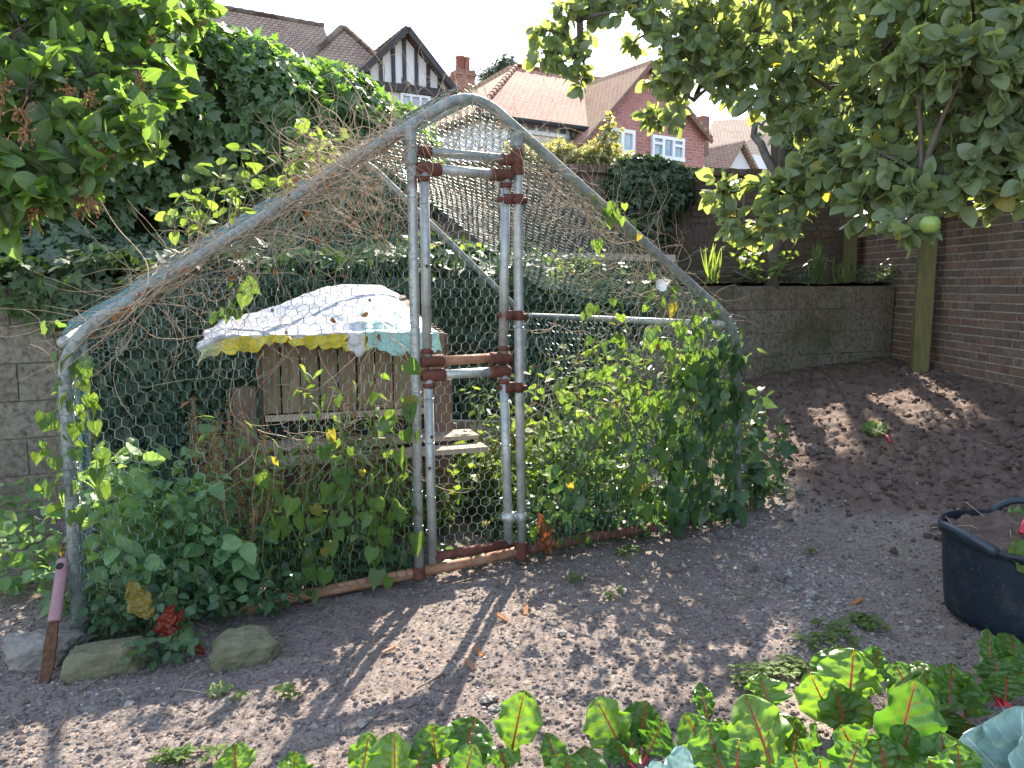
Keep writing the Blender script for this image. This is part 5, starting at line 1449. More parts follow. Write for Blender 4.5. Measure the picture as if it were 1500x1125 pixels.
# ------------------------------------------------------------------ rubber tub with garden waste
tc = G(1503, 905); tc = onground(tc[0], tc[1]); TRr, TBr, TH = .352, .315, .40
tub = empty('rubber_tub', tc, 'large dark blue black flexible rubber garden tub standing on the gravel at the right edge', 'tub')
prof = [(0, .012), (TBr*.9, .01), (TBr, .02), (TBr*1.01, .05)]
for k in range(26):                      # fine moulded ribs
    z = .06+k*.0115; prof += [(TBr+(TRr-TBr)*z/TH+.0012*(k % 2), z)]
prof += [(TRr-.004, TH-.03), (TRr+.006, TH-.028), (TRr+.012, TH-.012), (TRr+.008, TH), (TRr-.006, TH), (TRr-.012, TH-.03), (TBr*1.02, .2), (TBr*.95, .03), (0, .03)]
prof = np.array(prof); ns = 72; a = np.arange(ns)*2*PI/ns
wob = 1+.018*np.sin(2*a+.7)+.008*np.sin(5*a)
rimz = .012*np.cos(2*a+.9)
rr = prof[:, 0][:, None]*(1+(wob-1)[None]*(prof[:, 1]/TH)[:, None]); zz = prof[:, 1][:, None]+rimz[None]*np.clip(prof[:, 1]/TH-.5, 0, 1)[:, None]*2
V = np.stack([tc[0]+rr*np.cos(a), tc[1]+rr*np.sin(a), tc[2]-.012+zz], -1).reshape(-1, 3)
i = np.arange(len(prof)-1)[:, None]*ns; j = np.arange(ns)[None]; k_ = (j+1) % ns
m = MB(); m.add(V, np.stack([i+j, i+k_, i+ns+k_, i+ns+j], -1).reshape(-1, 4)); m.build('bowl', M['tub_rubber'], tub, True)
def handle(ang, up=.055, out=.03, spread=.42):
    t = np.linspace(-1, 1, 15); an = ang+t*spread; s = np.clip(1-np.abs(t)**2.6, 0, 1)
    r = TRr+.008+out*s
    pts = np.stack([tc[0]+r*np.cos(an), tc[1]+r*np.sin(an), tc[2]+TH-.028+up*s+.012*np.cos(2*an+.9)], -1)
    m = MB(); m.tube(pts, np.where(np.abs(t) > .85, .02, .0155), 10)
    m.build('handle', M['tub_handle'], tub, True)
handle(R(192), .045, .03); handle(R(60), .075, .0); handle(R(285), .012, .03, .34)
# soil heaped inside the tub
n = 60; g = np.linspace(-1, 1, n); X, Y = np.meshgrid(g, g); x = X.ravel(); y = Y.ravel(); r = np.sqrt(x*x+y*y); sc_ = np.where(r > 0, np.minimum(r, 1)/np.maximum(r, 1e-6), 0)*np.maximum(np.abs(x), np.abs(y))/np.maximum(r, 1e-6)
s = np.maximum(np.abs(x), np.abs(y))/np.maximum(r, 1e-6); x, y = x*s, y*s
z = TH-.045+.06*(1-(x*x+y*y))+.03*fbm(xy3(x, y, 4), 3, 4)+.012*fbm(xy3(x, y, 14), 2, 5)
m = MB(); i = np.arange(n-1)[:, None]*n; j = np.arange(n-1)[None]
m.add(np.stack([tc[0]+x*(TRr-.025), tc[1]+y*(TRr-.025), tc[2]+z], -1), np.stack([i+j, i+j+1, i+n+j+1, i+n+j], -1).reshape(-1, 4), 1.0)
tag(m.build('soil_heap', M['soil'], None, True), 'heap of dark soil and roots filling the rubber tub', 'soil')
m = MB()
for k in range(24):
    an = rng.uniform(0, 6.28); q = tc+[rng.uniform(0, .3)*math.cos(an), rng.uniform(0, .3)*math.sin(an), TH-.06]
    d = nz(rng.normal(size=3)*[1, 1, .35]); L = rng.uniform(.05, .16)
    m.tube([q-d*L, q+rng.normal(size=3)*.02+[0, 0, .02], q+d*L+[0, 0, rng.uniform(-.02, .03)]], .0013, 4, False)
tag(m.build('roots', M['dry_vine']), 'pale fibrous roots lying on the soil in the rubber tub', 'roots', kind='stuff')

# ------------------------------------------------------------------ big leaves: chard and cabbage
def big_leaf(m, base, tip, nrm, width, crinkle=.012, arch=.12, wav=.02, nu=17, nv=34, cup=.25, shape=.62, rnd=None, twist=0):
    base = np.asarray(base, float); tip = np.asarray(tip, float); d = tip-base; L = np.linalg.norm(d); d = d/L
    n = np.asarray(nrm, float); n = nz(n-np.dot(n, d)*d); s = np.cross(d, n)
    u, v = np.meshgrid(np.linspace(-1, 1, nu), np.linspace(0, 1, nv)); u = u.ravel(); v = v.ravel()
    w = width*np.sin(PI*np.clip(v, 0, 1)**shape)**.62*(.55+.45*np.clip(v/.35, 0, 1))*(1+.05*fbm(np.c_[v*7, u*0+rng.random()*9, u*0], 2, 4))
    w = np.where(v > .99, .002, np.maximum(w, .004))
    sd = rng.random()*50
    vein = np.abs(np.mod(v*6.5-np.abs(u)*3.2*.5+.5, 1)-.5)*2
    puck = (1-vein)*crinkle*np.abs(u)**.5*(1-np.abs(u)**4)*.8+fbm(np.c_[u*4.5+sd, v*13, u*0], 2, 7)*crinkle*.7*np.minimum(1, np.abs(u)*4)
    h = -arch*L*v*v+cup*w*(np.abs(u)**1.5)+puck+wav*np.abs(u)**3*np.sin(v*19+sd)*np.sin(PI*v)
    lat = u*w*(1-.12*np.abs(u)); tw = twist*v
    V = base+d*(v*L)[:, None]+(s*lat[:, None])*np.cos(tw)[:, None]+n*(h+np.sin(tw)*lat)[:, None]
    i = np.arange(nv-1)[:, None]*nu; j = np.arange(nu-1)[None]
    m.add(V, np.stack([i+j, i+j+1, i+nu+j+1, i+nu+j], -1).reshape(-1, 4), rng.random() if rnd is None else rnd, uv=np.stack([u, v], -1))
    vv = np.linspace(0, .9, 10)
    return base+d*(vv*L)[:, None]+n*(-arch*L*vv*vv)[:, None]
def chard(label, base_px, leaves, mat='chard'):
    """leaves: (tip_px, tip_py, blade_px, width_px, dY, tilt) - tilt > 0 leans the blade face up to the sky"""
    bp = G(*base_px); base = onground(bp[0], bp[1])-[0, 0, .01]
    root = empty('chard_plant' if mat == 'chard' else 'cabbage_plant', base, label, 'chard' if mat == 'chard' else 'cabbage', 'red stalked chard plants in the foreground bed' if mat == 'chard' else 'blue green cabbages')
    for lf in leaves:
        (tx, ty, bl, wd, dY) = lf[:5]; side = lf[5] if len(lf) > 5 else 0
        Y = base[1]+dY; tip = P(tx, ty, Y); sc = Y/F_PX
        d = nz(tip-base+[0, 0, .05]); start = tip-d*min(bl*sc*1.15, np.linalg.norm(tip-base)*.82)
        start = start+rng.normal(size=3)*.006; start[2] = max(start[2], base[2]+.03)
        nrm = np.array([side+rng.normal()*.2, -1.0, .38+rng.normal()*.15]) if mat == 'chard' else np.array([side, -.55, 1.0])
        m = MB(); rib = big_leaf(m, start, tip, nrm, wd*sc/2*1.42, wav=.022 if mat == 'chard' else .022, crinkle=.012 if mat == 'chard' else .006, arch=rng.uniform(-.02, .38), twist=rng.normal()*.3, cup=rng.uniform(-.25, .35), shape=1.0 if mat == 'chard' else .8, rnd=lf[6] if len(lf) > 6 else None)
        lo = m.build('leaf', M[mat], root, True)
        so = MB(); b = base+rng.normal(size=3)*[.02, .015, 0]; b[2] = base[2]
        md = (b+start)/2+np.array([(start-b)[0]*.15, 0, -.0])
        t = np.linspace(0, 1, 8)[:, None]; q = (1-t)**2*b+2*t*(1-t)*md+t*t*start
        w0 = .0075 if mat == 'chard' else .008
        pts = np.concatenate([q, rib[1:]-nz(nrm)*.0015]); so.tube(pts, np.r_[np.linspace(w0, w0*.7, 8), np.linspace(w0*.55, .0008, 9)], 8)
        so.build('stalk', M['chard_stalk' if mat == 'chard' else 'cabbage'], lo, True)
    return root
chard('chard seedling with one leaf at the lower left corner of the bed', (345, 1150), [(342, 1094, 55, 52, .02)])
chard('small chard seedling second from the left along the lower edge', (430, 1165), [(430, 1107, 48, 46, .0), (418, 1128, 30, 30, -.06)])
chard('dark green chard with a single upright leaf left of the browned leaf', (520, 1160), [(543, 1080, 78, 46, .03, .3)])
chard('chard with a leaf browned and torn along its edge', (590, 1165), [(572, 1077, 80, 66, .02, -.3, .9), (630, 1088, 60, 42, .06, .3)])
chard('chard with one broad leaf bent over to the right beside the browned one', (665, 1150), [(628, 1064, 55, 74, .05, -.4), (700, 1052, 100, 70, .10, .2), (690, 1105, 60, 50, -.04, .3)])
chard('chard with one tall puckered leaf standing alone on a red stalk', (738, 1135), [(768, 1010, 92, 58, .05, .1, .8), (733, 1100, 40, 46, -.03)])
chard('pale young chard low between the tall single leaf and the red stalks', (838, 1155), [(800, 1074, 60, 34, .06, -.3), (858, 1098, 60, 62, .0, .3), (828, 1108, 40, 48, -.05)])
chard('chard in full sun showing four bright red stalks', (930, 1120), [(872, 1022, 92, 62, .10, -.5), (948, 1026, 58, 58, .12, .1), (975, 1058, 52, 56, .05, .5), (918, 1062, 52, 36, .06, -.1), (902, 1090, 70, 54, -.04, -.4)])
chard('chard with a large pale leaf spreading left below the small dark one', (1070, 1150), [(1002, 1048, 118, 66, .10, -.5), (1024, 1000, 48, 26, .20, 0, .0), (1040, 1066, 60, 66, .03, .1), (1085, 1090, 50, 60, -.02, .2), (1060, 1052, 50, 52, .12, .2)])
chard('chard with a tall translucent yellow green leaf on a thick red midrib', (1145, 1155), [(1102, 1024, 118, 80, .08, .2, 1.0), (1118, 985, 52, 52, .26, 0), (1170, 1050, 62, 68, .15, .3), (1205, 1066, 90, 40, .05, .6), (1135, 1030, 60, 60, .2, .2)])
chard('tall chard with the roundest sunlit leaf held highest of the row', (1238, 1085), [(1255, 952, 76, 78, .10, .1, 1.0), (1186, 985, 74, 58, .06, -.2, .95), (1222, 945, 56, 60, .18, -.3), (1293, 948, 60, 42, .22, .3), (1230, 1010, 60, 60, .0, .1), (1260, 1020, 56, 60, .02, .3)])
chard('chard with a big dark puckered leaf on a red stalk in the middle right', (1290, 1145), [(1345, 995, 128, 92, .06, .1, .1), (1232, 1062, 80, 60, .03, -.2, .4), (1345, 1078, 96, 80, -.02, .3, .15), (1298, 1090, 60, 64, -.06, 0), (1270, 1075, 66, 62, -.03, -.2, .2)])
chard('chard with broad dull leaves spreading behind the cabbage', (1385, 1090), [(1395, 972, 66, 60, .14, .1, .2), (1360, 985, 60, 40, .12, -.2, .8), (1428, 988, 58, 60, .16, .3, .1), (1398, 1045, 66, 80, .02, .2, .1), (1345, 965, 50, 42, .22, -.3), (1310, 970, 56, 46, .2, -.4), (1420, 1060, 60, 66, -.02, .3, .2)])
chard('dark glossy chard at the right edge in front of the tub', (1470, 1035), [(1448, 920, 46, 26, .12, -.2, .2), (1494, 928, 56, 62, .14, .4, .0), (1460, 965, 44, 48, .05, -.1, .1), (1505, 955, 50, 50, .10, .5), (1478, 985, 40, 60, .0, .1, .2), (1440, 1000, 40, 44, .03, -.4)])
chard('chard low at the lower edge below the tall translucent leaf', (1215, 1185), [(1200, 1108, 60, 70, .0, -.2, .2), (1262, 1092, 60, 66, .02, .3, .3), (1160, 1104, 40, 56, -.02, -.4)])
chard('chard at the lower right behind the left cabbage leaf', (1395, 1170), [(1385, 1082, 60, 66, .02, 0, .3), (1412, 1100, 50, 60, -.02, .3, .6), (1360, 1110, 40, 50, -.05, -.2, .5)])
chard('blue green cabbage with two broad leaves at the lower right corner', (1500, 1175), [(1425, 1078, 100, 130, .05, -.3), (1500, 1035, 120, 120, .10, .1), (1525, 1090, 100, 130, -.03, .4)], 'cabbage')
chard('small blue green cabbage leaf at the lower edge below the red stalked chard', (985, 1195), [(1000, 1098, 60, 44, .02, -.1), (965, 1120, 40, 40, -.05, -.2)], 'cabbage')
# cut chard in the tub and on the bed
def loose_leaf(name, label, cat, base, tip, nrm, width, mat, stalk=None, arch=.1, rnd=.6):
    root = empty(name, base, label, cat); m = MB(); big_leaf(m, base, tip, nrm, width, arch=arch, rnd=rnd); m.build('leaf_blade', M[mat], root, True)
    if stalk is not None: MB().tube([stalk, (np.asarray(stalk)+base)/2+[0, 0, .01], base], [.011, .010, .007], 8).build('stalk', M['chard_stalk'], root, True)
q = tc+[0, 0, TH]
loose_leaf('chard_leaf', 'wilted chard leaf hanging over the near rim of the rubber tub', 'leaf', q+[-.20, -.20, .02], q+[-.215, -.315, -.10], (-.3, -1, .4), .062, 'weed_leaf', arch=.05)
loose_leaf('chard_leaf', 'pale cut chard leaf on a long red stalk lying in the rubber tub', 'leaf', q+[-.03, .0, .07], q+[.16, .06, .09], (0, -.4, 1), .07, 'chard', q+[-.15, -.14, .03])
loose_leaf('chard_leaf', 'greyish chard leaf piled at the back of the soil in the rubber tub', 'leaf', q+[-.02, .10, -.03], q+[.13, .20, .03], (0, -.5, 1), .075, 'nettle_leaf')
MB()
b = G(1296, 622, .28); b = onground(b[0], b[1]); 
def bedpoint(px, py):
    z = .3
    for _ in range(12):
        p = G(px, py, z); z = float(gh(p[:1], p[1:2])[0])
    return np.array([p[0], p[1], z])
b = bedpoint(1298, 620)
loose_leaf('chard_leaf', 'dropped chard leaf with a pink stalk lying alone on the dark bed', 'leaf', b+[0, .0, .025], bedpoint(1262, 612)+[0, 0, .05], (0, -.9, .8), .10, 'weed_leaf', b+[-.02, -.12, -.005], .02)
b = G(318, 1020); b = onground(b[0], b[1])
loose_leaf('bindweed_leaf', 'pale green fallen leaf lying on the soil below the mossy stone', 'leaf', b+[-.035, -.01, .012], b+[.05, .02, .03], (0, -.5, 1), .035, 'pale_leaf', rnd=.0)
# coloured dock leaves at the left front
def stand_leaf(label, px, py, tx, ty, Y, wd, mat, nrm=(0, -1, .4)):
    loose_leaf('dock_leaf', label, 'leaf', P(px, py, Y), P(tx, ty, Y-.02), nrm, wd*Y/F_PX/2, mat)
stand_leaf('large yellow and pinkish dock leaf in the brambles right of the left leg', 220, 905, 188, 852, 2.93, 46, 'yellow_leaf')
stand_leaf('bright red dock leaf standing in the brambles above the mossy stone', 240, 935, 250, 888, 2.9, 36, 'red_leaf')
stand_leaf('small red dock leaf touching the bright red one on its right', 252, 925, 266, 895, 2.91, 20, 'red_leaf')
stand_leaf('dark red leaf low beside the mossy stone', 282, 945, 300, 958, 2.88, 18, 'red_leaf')
stand_leaf('small orange leaf just above the pink handled tool', 92, 815, 91, 798, 3.02, 7, 'yellow_leaf')
p = F(803, 800, .06); p[2] = .05
loose_leaf('dock_leaf', 'tall crisp rust brown leaf standing at the foot of the right door post', 'leaf', p, F(792, 752, .05), FN+[.2, 0, .2], .055, 'brown_crisp')
for (px, py, lab) in ((812, 800, 'small yellow leaf on the base rail beside the crisp brown one'), (705, 770, 'flat pale leaf lying on the red door sill')):
    a = F(px, py, .05); loose_leaf('fallen_leaf', lab, 'leaf', a, a+FDIR*.05+[0, 0, .01], FN+[0, 0, 1], .018, 'yellow_leaf' if px > 800 else 'pale_leaf')

# ------------------------------------------------------------------ pink handled tool stuck in the soil
top, bot = P(93, 818, 2.96), G(66, 1003)
tool = empty('digging_tool', bot, 'old digging tool with a faded pink plastic grip and rusty blade stuck in the soil', 'tool')
d = nz(bot-top); mid = top+d*.255
sx = nz(np.cross(d, [0, -1, .2])); nn = np.cross(sx, d)
def oval(m, a, b, w, t, prof):
    n = 14; an = np.arange(n)*2*PI/n; V = []
    for (s, k) in prof: V.append(a+(b-a)*s+k*(w*np.cos(an)[:, None]*sx+t*np.sin(an)[:, None]*nn))
    V = np.array(V).reshape(-1, 3); i = np.arange(len(prof)-1)[:, None]*n; j = np.arange(n)[None]; k = (j+1) % n
    m.add(V, [np.stack([i+j, i+k, i+n+k, i+n+j], -1).reshape(-1, 4), np.arange(n)[::-1][None], (np.arange(n)+(len(prof)-1)*n)[None]])
m = MB(); oval(m, top, mid, .026, .018, [(0, .55), (.015, .85), (.05, 1), (.3, .95), (.6, .92), (.9, .98), (.985, 1.02), (1, .9)]); grip = m.build('grip', M['pink_grip'], tool, True)
c = top+d*.038-nn*.0 ; face = nn if nn[1] < 0 else -nn
m = MB(); m.tube([c+face*.012, c+face*.0188], [.0145, .0145], 16); m.build('hang_hole_shade', M['hole_shade'], grip)  # near-black disc paints the shade inside the hanging hole
m = MB()
pts = [mid+(bot-mid)*t for t in np.linspace(0, 1.06, 9)]
n = len(pts); W = np.array([.017, .021, .022, .024, .023, .024, .022, .019, .012]); V = []
for p_, w in zip(pts, W): 
    jj = rng.normal()*.002
    V += [p_-sx*(w+jj)+face*.004, p_+sx*(w-jj)+face*.004, p_+sx*(w-jj)-face*.004, p_-sx*(w+jj)-face*.004]
i = np.arange(n-1)[:, None]*4; j = np.arange(4)[None]; k = (j+1) % 4
m.add(V, [np.stack([i+j, i+k, i+4+k, i+4+j], -1).reshape(-1, 4), np.array([[3, 2, 1, 0]])]); m.build('blade', M['rusty_blade'], tool)

# ------------------------------------------------------------------ stones
def stone(c, size, mat, rz=0, name='stone', label=None, group=None, rough=.12, seed=0, cat='stone', blocky=.55):
    """a rounded sphere cut by flat planes, so it has facets and worn corners"""
    n = 40 if max(size) > .15 else 12; u, v = np.meshgrid(np.linspace(0, 2*PI, 2*n, endpoint=False), np.linspace(0, PI, n)); u = u.ravel(); v = v.ravel()
    D = np.stack([np.cos(u)*np.sin(v), np.sin(u)*np.sin(v), np.cos(v)], -1)
    rg = np.random.default_rng(int(seed)+5)
    if blocky < .6: N6 = np.concatenate([np.array([[1,0,0],[-1,0,0],[0,1,0],[0,-1,0],[0,0,1],[0,0,-1]])+rg.normal(size=(6, 3))*.14, nz(rg.normal(size=(5, 3)))]); dd = np.r_[rg.uniform(.72, .84, 6), rg.uniform(.88, 1.0, 5)]
    else: N6 = rg.normal(size=(14, 3)); dd = rg.uniform(.6, .95, 14)
    N6 = nz(N6); q = D@N6.T; rad = np.min(np.where(q > .05, dd[None]/np.maximum(q, .05), 9), 1)
    rad = np.minimum(rad, 1.12)
    rad = rad*(1+rough*.5*fbm(D*2.2+seed, 3, 5)+rough*.55*fbm(D*6+seed, 3, 15))
    V = D*rad[:, None]*np.asarray(size)/2*1.15; ca, sa = math.cos(rz), math.sin(rz)
    V = np.stack([V[:, 0]*ca-V[:, 1]*sa, V[:, 0]*sa+V[:, 1]*ca, V[:, 2]], -1)+c
    m = MB(); i = np.arange(n-1)[:, None]*2*n; j = np.arange(2*n)[None]; k = (j+1) % (2*n)
    m.add(V, np.stack([i+j, i+2*n+j, i+2*n+k, i+k], -1).reshape(-1, 4))
    return tag(m.build(name, M[mat], None, n > 20), label, cat, group)
def gp(px, py): p = G(px, py); return onground(p[0], p[1])
a = gp(40, 985); stone(a+[.0, .09, .04], (.27, .2, .13), 'rubble', R(15), label='grey rubble stone at the left edge behind the tool blade', seed=3, name='rubble_stone', cat='stone', blocky=.5, rough=.16)
a = gp(140, 1000); stone(a+[.0, .10, .02], (.29, .17, .15), 'mossy_stone', R(22), label='squared brown stone block under the left leg of the run', seed=8, name='stone_block', cat='stone', blocky=.4, rough=.07)
a = gp(350, 978); stone(a+[.0, .08, .015], (.26, .2, .15), 'mossy_stone', R(18), label='flat mossy grey green stone at the front of the brambles', seed=15, name='mossy_stone', cat='stone', blocky=.5)
gS = 'loose stones on the gravel path'
for (px, py, s, mt, lab) in ((1191, 874, .055, 'pebble', 'pointed white stone on the path below the tub level'), (1191, 710, .11, 'clod', 'large pale clod of earth right of the right leg of the run'), (914, 870, .035, 'pebble', 'whitish stone left of the path centre'), (1117, 812, .035, 'pebble', 'rounded white stone on the path right of the base rail end'),
        (1168, 880, .02, 'pebble', 'tiny white stone beside the pointed one'), (1379, 916, .03, 'pebble', 'white pebble just left of the tub foot'), (824, 935, .03, 'pebble', 'white stone at the edge of the sunlit soil'), (858, 870, .035, 'rubble', 'pale flat stone near the foot of the door'), (460, 1067, .03, 'pebble', 'white chip of stone at the end of the left post shadow'),
        (531, 1068, .025, 'pebble', 'pinkish pebble in the crossbar shadow'), (718, 1030, .05, 'rubble', 'pale flat piece of stone left of the tall chard leaf'), (1240, 815, .05, 'clod', 'grey clod on the path left of the tub'), (1100, 835, .06, 'clod', 'grey clod in the middle of the path'), (1143, 850, .05, 'clod', 'small clod above the pointed white stone'),
        (1060, 790, .06, 'clod', 'clod of earth below the right end of the base rail'), (1170, 745, .07, 'rubble', 'flat pale stone in front of the large clod'), (985, 835, .05, 'clod', 'clod of earth left of the path centre'), (725, 1045, .04, 'pebble', 'thin white shard by the tall chard leaf'), (190, 1035, .03, 'pebble', 'pale pebble in front of the stone block')):
    a = gp(px, py); stone(a+[0, 0, s*.22], (s*1.15, s, s*.7), mt, rng.uniform(0, 3), label=lab, seed=px, name='pebble' if mt == 'pebble' else 'loose_stone', group=gS, blocky=.75, rough=.3)
gW = 'wood chips on the soil'
for (px, py, lab) in ((570, 962, 'orange brown wood chip in the sunlit soil below the door'), (700, 965, 'small orange wood chip beside the right post shadow'), (690, 985, 'dark wood chip inside the right post shadow'), (1255, 885, 'reddish bark chip left of the tub'), (770, 905, 'reddish chip near the right post shadow'), (735, 915, 'brick red chip by the foot of the right post shadow')):
    a = gp(px, py); m = MB(); an = rng.uniform(0, 3); m.box(a+[0, 0, .012], (.055, .02, .012), [[math.cos(an), math.sin(an), .3], [-math.sin(an), math.cos(an), 0], [0, 0, 1]], .004)
    tag(m.build('wood_chip', M['rust_pale'] if px < 700 else M['dry_leaf']), lab, 'wood chip', gW)
gT2 = 'twigs lying on the soil'
for (pts, lab) in (([(205, 1118), (250, 1108), (300, 1104), (318, 1102)], 'long forked twig at the lower left'), ([(1315, 735), (1322, 748), (1342, 762)], 'pale bent twig on the path left of the tub'), ([(75, 1090), (95, 1060), (103, 1040)], 'thin curved twig below the stone block'), ([(650, 1000), (610, 1020)], 'pale straw across the right post shadow'),
                   ([(120, 1015), (150, 995), (165, 995)], 'pale curved stem in front of the stone block'), ([(860, 850), (890, 853)], 'short straight straw below the base rail'), ([(690, 852), (640, 862), (605, 870)], 'dark stick below the door sill')):
    m = MB(); q = np.array([gp(*p)+[0, 0, .012] for p in pts]); m.tube(q, np.linspace(.005, .002, len(q)), 6)
    tag(m.build('twig', M['twig'], None, True), lab, 'twig', gT2)

# gravel, crumbs of soil, seedlings: uncountable
ico = np.array([[0, 0, -1], [.72, -.53, -.45], [-.28, -.85, -.45], [-.89, 0, -.45], [-.28, .85, -.45], [.72, .53, -.45], [.28, -.85, .45], [-.72, -.53, .45], [-.72, .53, .45], [.28, .85, .45], [.89, 0, .45], [0, 0, 1]])
icf = np.array([[0,1,2],[1,0,5],[0,2,3],[0,3,4],[0,4,5],[1,5,10],[2,1,6],[3,2,7],[4,3,8],[5,4,9],[1,10,6],[2,6,7],[3,7,8],[4,8,9],[5,9,10],[6,10,11],[7,6,11],[8,7,11],[9,8,11],[10,9,11]])
def pebbles(name, N, mat, smin, smax, pick, label, p=2.2, smooth=False):
    y = 1.85*(8.2/1.85)**rng.random(N); x = rng.uniform(-.78, .78, N)*y
    k = pick(x, y); x, y = x[k], y[k]; N = len(x)
    k = y < wallY(x)-.05; x, y = x[k], y[k]; k = x < 4.1; x, y = x[k], y[k]; N = len(x)
    z = gh(x, y); s = smin+(smax-smin)*rng.random(N)**p
    sh = rng.uniform(.65, 1.2, (N, 12, 1))*ico[None]; sc = np.stack([rng.uniform(.8, 1.3, N), rng.uniform(.8, 1.2, N), rng.uniform(.45, .85, N)], -1)[:, None]
    a = rng.uniform(0, 6.28, N); c_, s_ = np.cos(a)[:, None], np.sin(a)[:, None]
    V = sh*sc*s[:, None, None]/2; V = np.stack([V[..., 0]*c_-V[..., 1]*s_, V[..., 0]*s_+V[..., 1]*c_, V[..., 2]], -1)
    V = V+np.stack([x, y, z+s*.12], -1)[:, None]
    m = MB(); m.add(V.reshape(-1, 3), (icf[None]+(np.arange(N)*12)[:, None, None]).reshape(-1, 3), np.repeat(rng.random(N), 12))
    return tag(m.build(name, M[mat], None, smooth), label, 'gravel', kind='stuff')
strip = lambda x, y: np.exp(-(((x-(1.35+.10*(y-3.4)))/.28)**2))*(y > 2.8)*(y < 5.4)
pathm = lambda x, y: rng.random(len(x)) < (1-bedf(x, y))*(.22+.78*np.clip(vn(xy3(x, y, 1.2), 77)*1.5+.5+.5*(x > .4), 0, 1))
pebbles('gravel', 26000, 'pebble', .003, .021, pathm, 'pale gravel scattered over the grey soil path', 3.4)
pebbles('gravel', 90000, 'pebble', .004, .030, lambda x, y: rng.random(len(x)) < strip(x, y)*.75, 'pale stony strip of gravel between the right leg of the run and the tub', 3.0)
pebbles('soil_crumbs', 42000, 'clod', .003, .026, lambda x, y: rng.random(len(x)) < (1-bedf(x, y))*.95, 'grey brown crumbs of soil on the path', 4.0)
pebbles('soil_crumbs', 34000, 'dark_clod', .004, .06, lambda x, y: rng.random(len(x)) < bedf(x, y), 'dark clods of dug soil on the raised bed', 3.4)
pebbles('gravel', 2500, 'pebble', .005, .022, lambda x, y: rng.random(len(x)) < bedf(x, y)*.6, 'pale stones scattered in the dark bed', 3)
m = MB(); N = 1500
for k in range(260):
    y = 1.95*(6.5/1.95)**rng.random(); x = rng.uniform(-.75, .75)*y
    if y > wallY(x)-.1: continue
    a = onground(x, y)+[0, 0, .006]; d = nz(np.array([rng.normal(), rng.normal(), 0.05])); L = rng.uniform(.015, .06)
    m.tube([a-d*L, a+[rng.normal()*.008, rng.normal()*.008, .006], a+d*L], .0011, 3, False)
tag(m.build('straw_litter', M['dry_vine']), 'fine straw and dry stems littering the soil', 'litter', kind='stuff')
m = MB(); pos = []
for (px, py, sx_, sy_, n) in ((1215, 935, 34, 14, 34), (1250, 915, 22, 9, 16), (1130, 990, 40, 12, 34), (1175, 985, 22, 10, 16), (1295, 925, 14, 6, 8), (845, 855, 8, 5, 5), (895, 880, 8, 6, 5), (240, 1115, 14, 5, 8), (265, 1118, 12, 5, 8), (420, 1025, 9, 6, 5), (1190, 812, 8, 4, 4), (915, 812, 14, 10, 14), (1145, 745, 10, 6, 6), (350, 1030, 6, 4, 3), (310, 1112, 10, 4, 4), (1090, 1005, 12, 6, 10)):
    for _ in range(int(n*.6)):
        a = gp(px+rng.normal()*sx_*.6, py+rng.normal()*sy_*.6); k = 7
        an = rng.uniform(0, 6.28)+np.arange(k)*2.4
        lv = rng.uniform(.3, 1, k)
        P_ = a+np.stack([np.cos(an)*.008, np.sin(an)*.008, .006+.035*lv], -1)
        m.scatter(T_ovate3, P_, np.stack([np.cos(an), np.sin(an), np.full(k, .25)], -1), np.stack([rng.normal(size=k)*.3, rng.normal(size=k)*.3, np.ones(k)], -1), rng.uniform(.016, .036, k), rng.random(k))
        for q in P_: m.tube([a, q], .0008, 3, False)
tag(m.build('weed_seedlings', M['weed_leaf'], None, True), 'patches of small green weed seedlings on the soil', 'seedlings', kind='stuff')

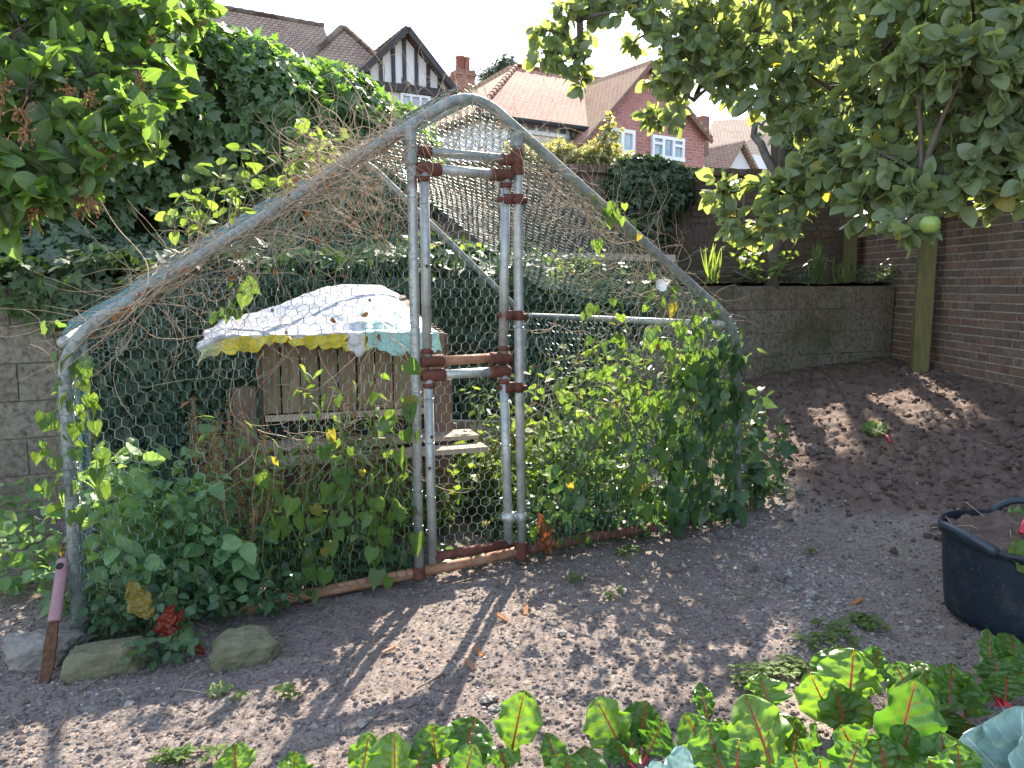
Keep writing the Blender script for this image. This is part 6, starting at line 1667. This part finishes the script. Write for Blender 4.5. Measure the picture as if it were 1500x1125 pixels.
# ------------------------------------------------------------------ light, sky, camera
SUN_AZ, SUN_EL = R(10.5), R(38)
w = bpy.data.worlds.new('World'); scene.world = w; w.use_nodes = True; nt = w.node_tree; nt.nodes.clear()
sky = nt.nodes.new('ShaderNodeTexSky'); sky.sky_type = 'NISHITA'; sky.sun_disc = False
sky.sun_elevation = SUN_EL; sky.sun_rotation = SUN_AZ; sky.air_density = 1.0; sky.dust_density = .6; sky.ozone_density = 1.0
bg = nt.nodes.new('ShaderNodeBackground'); bg.inputs[1].default_value = .12
tcn = nt.nodes.new('ShaderNodeTexCoord'); mp = nt.nodes.new('ShaderNodeMapping'); mp.inputs['Scale'].default_value = (1, 1, 2.2)
no = nt.nodes.new('ShaderNodeTexNoise'); no.inputs['Scale'].default_value = 2.1; no.inputs['Detail'].default_value = 5
mr = nt.nodes.new('ShaderNodeMapRange'); mr.inputs[1].default_value = .50; mr.inputs[2].default_value = .64; mr.inputs[4].default_value = .7
mx = nt.nodes.new('ShaderNodeMix'); mx.data_type = 'RGBA'; mx.inputs[7].default_value = (7.5, 7.7, 8.0, 1)
ou = nt.nodes.new('ShaderNodeOutputWorld'); L = nt.links.new
L(tcn.outputs['Generated'], mp.inputs[0]); L(mp.outputs[0], no.inputs['Vector']); L(no.outputs[0], mr.inputs[0]); L(mr.outputs[0], mx.inputs[0]); L(sky.outputs[0], mx.inputs[6]); L(mx.outputs[2], bg.inputs[0]); L(bg.outputs[0], ou.inputs[0])
sl = bpy.data.lights.new('sun', 'SUN'); sl.energy = 5.0; sl.angle = R(.55); sl.color = (1, .89, .75)
so = bpy.data.objects.new('sun', sl); col.objects.link(so)
sv = np.array([math.sin(SUN_AZ)*math.cos(SUN_EL), math.cos(SUN_AZ)*math.cos(SUN_EL), math.sin(SUN_EL)])
from mathutils import Vector
so.rotation_euler = Vector(tuple(sv)).to_track_quat('Z', 'Y').to_euler(); so.location = (2, 12, 14)
cd = bpy.data.cameras.new('camera'); cam = bpy.data.objects.new('camera', cd); col.objects.link(cam)
cam.location = tuple(EYE); cam.rotation_euler = (PI/2-PITCH, 0, 0)
cd.sensor_fit = 'HORIZONTAL'; cd.sensor_width = 36; cd.lens = 36*F_PX/1500; cd.clip_start = .05; cd.clip_end = 500
scene.camera = cam
vs = scene.view_settings; vs.view_transform = 'Standard'; vs.look = 'None'; vs.gamma = 1; vs.use_curve_mapping = False; vs.exposure = 2.2
scene.cycles.max_bounces = 8; scene.cycles.transparent_max_bounces = 8; scene.cycles.use_denoising = True
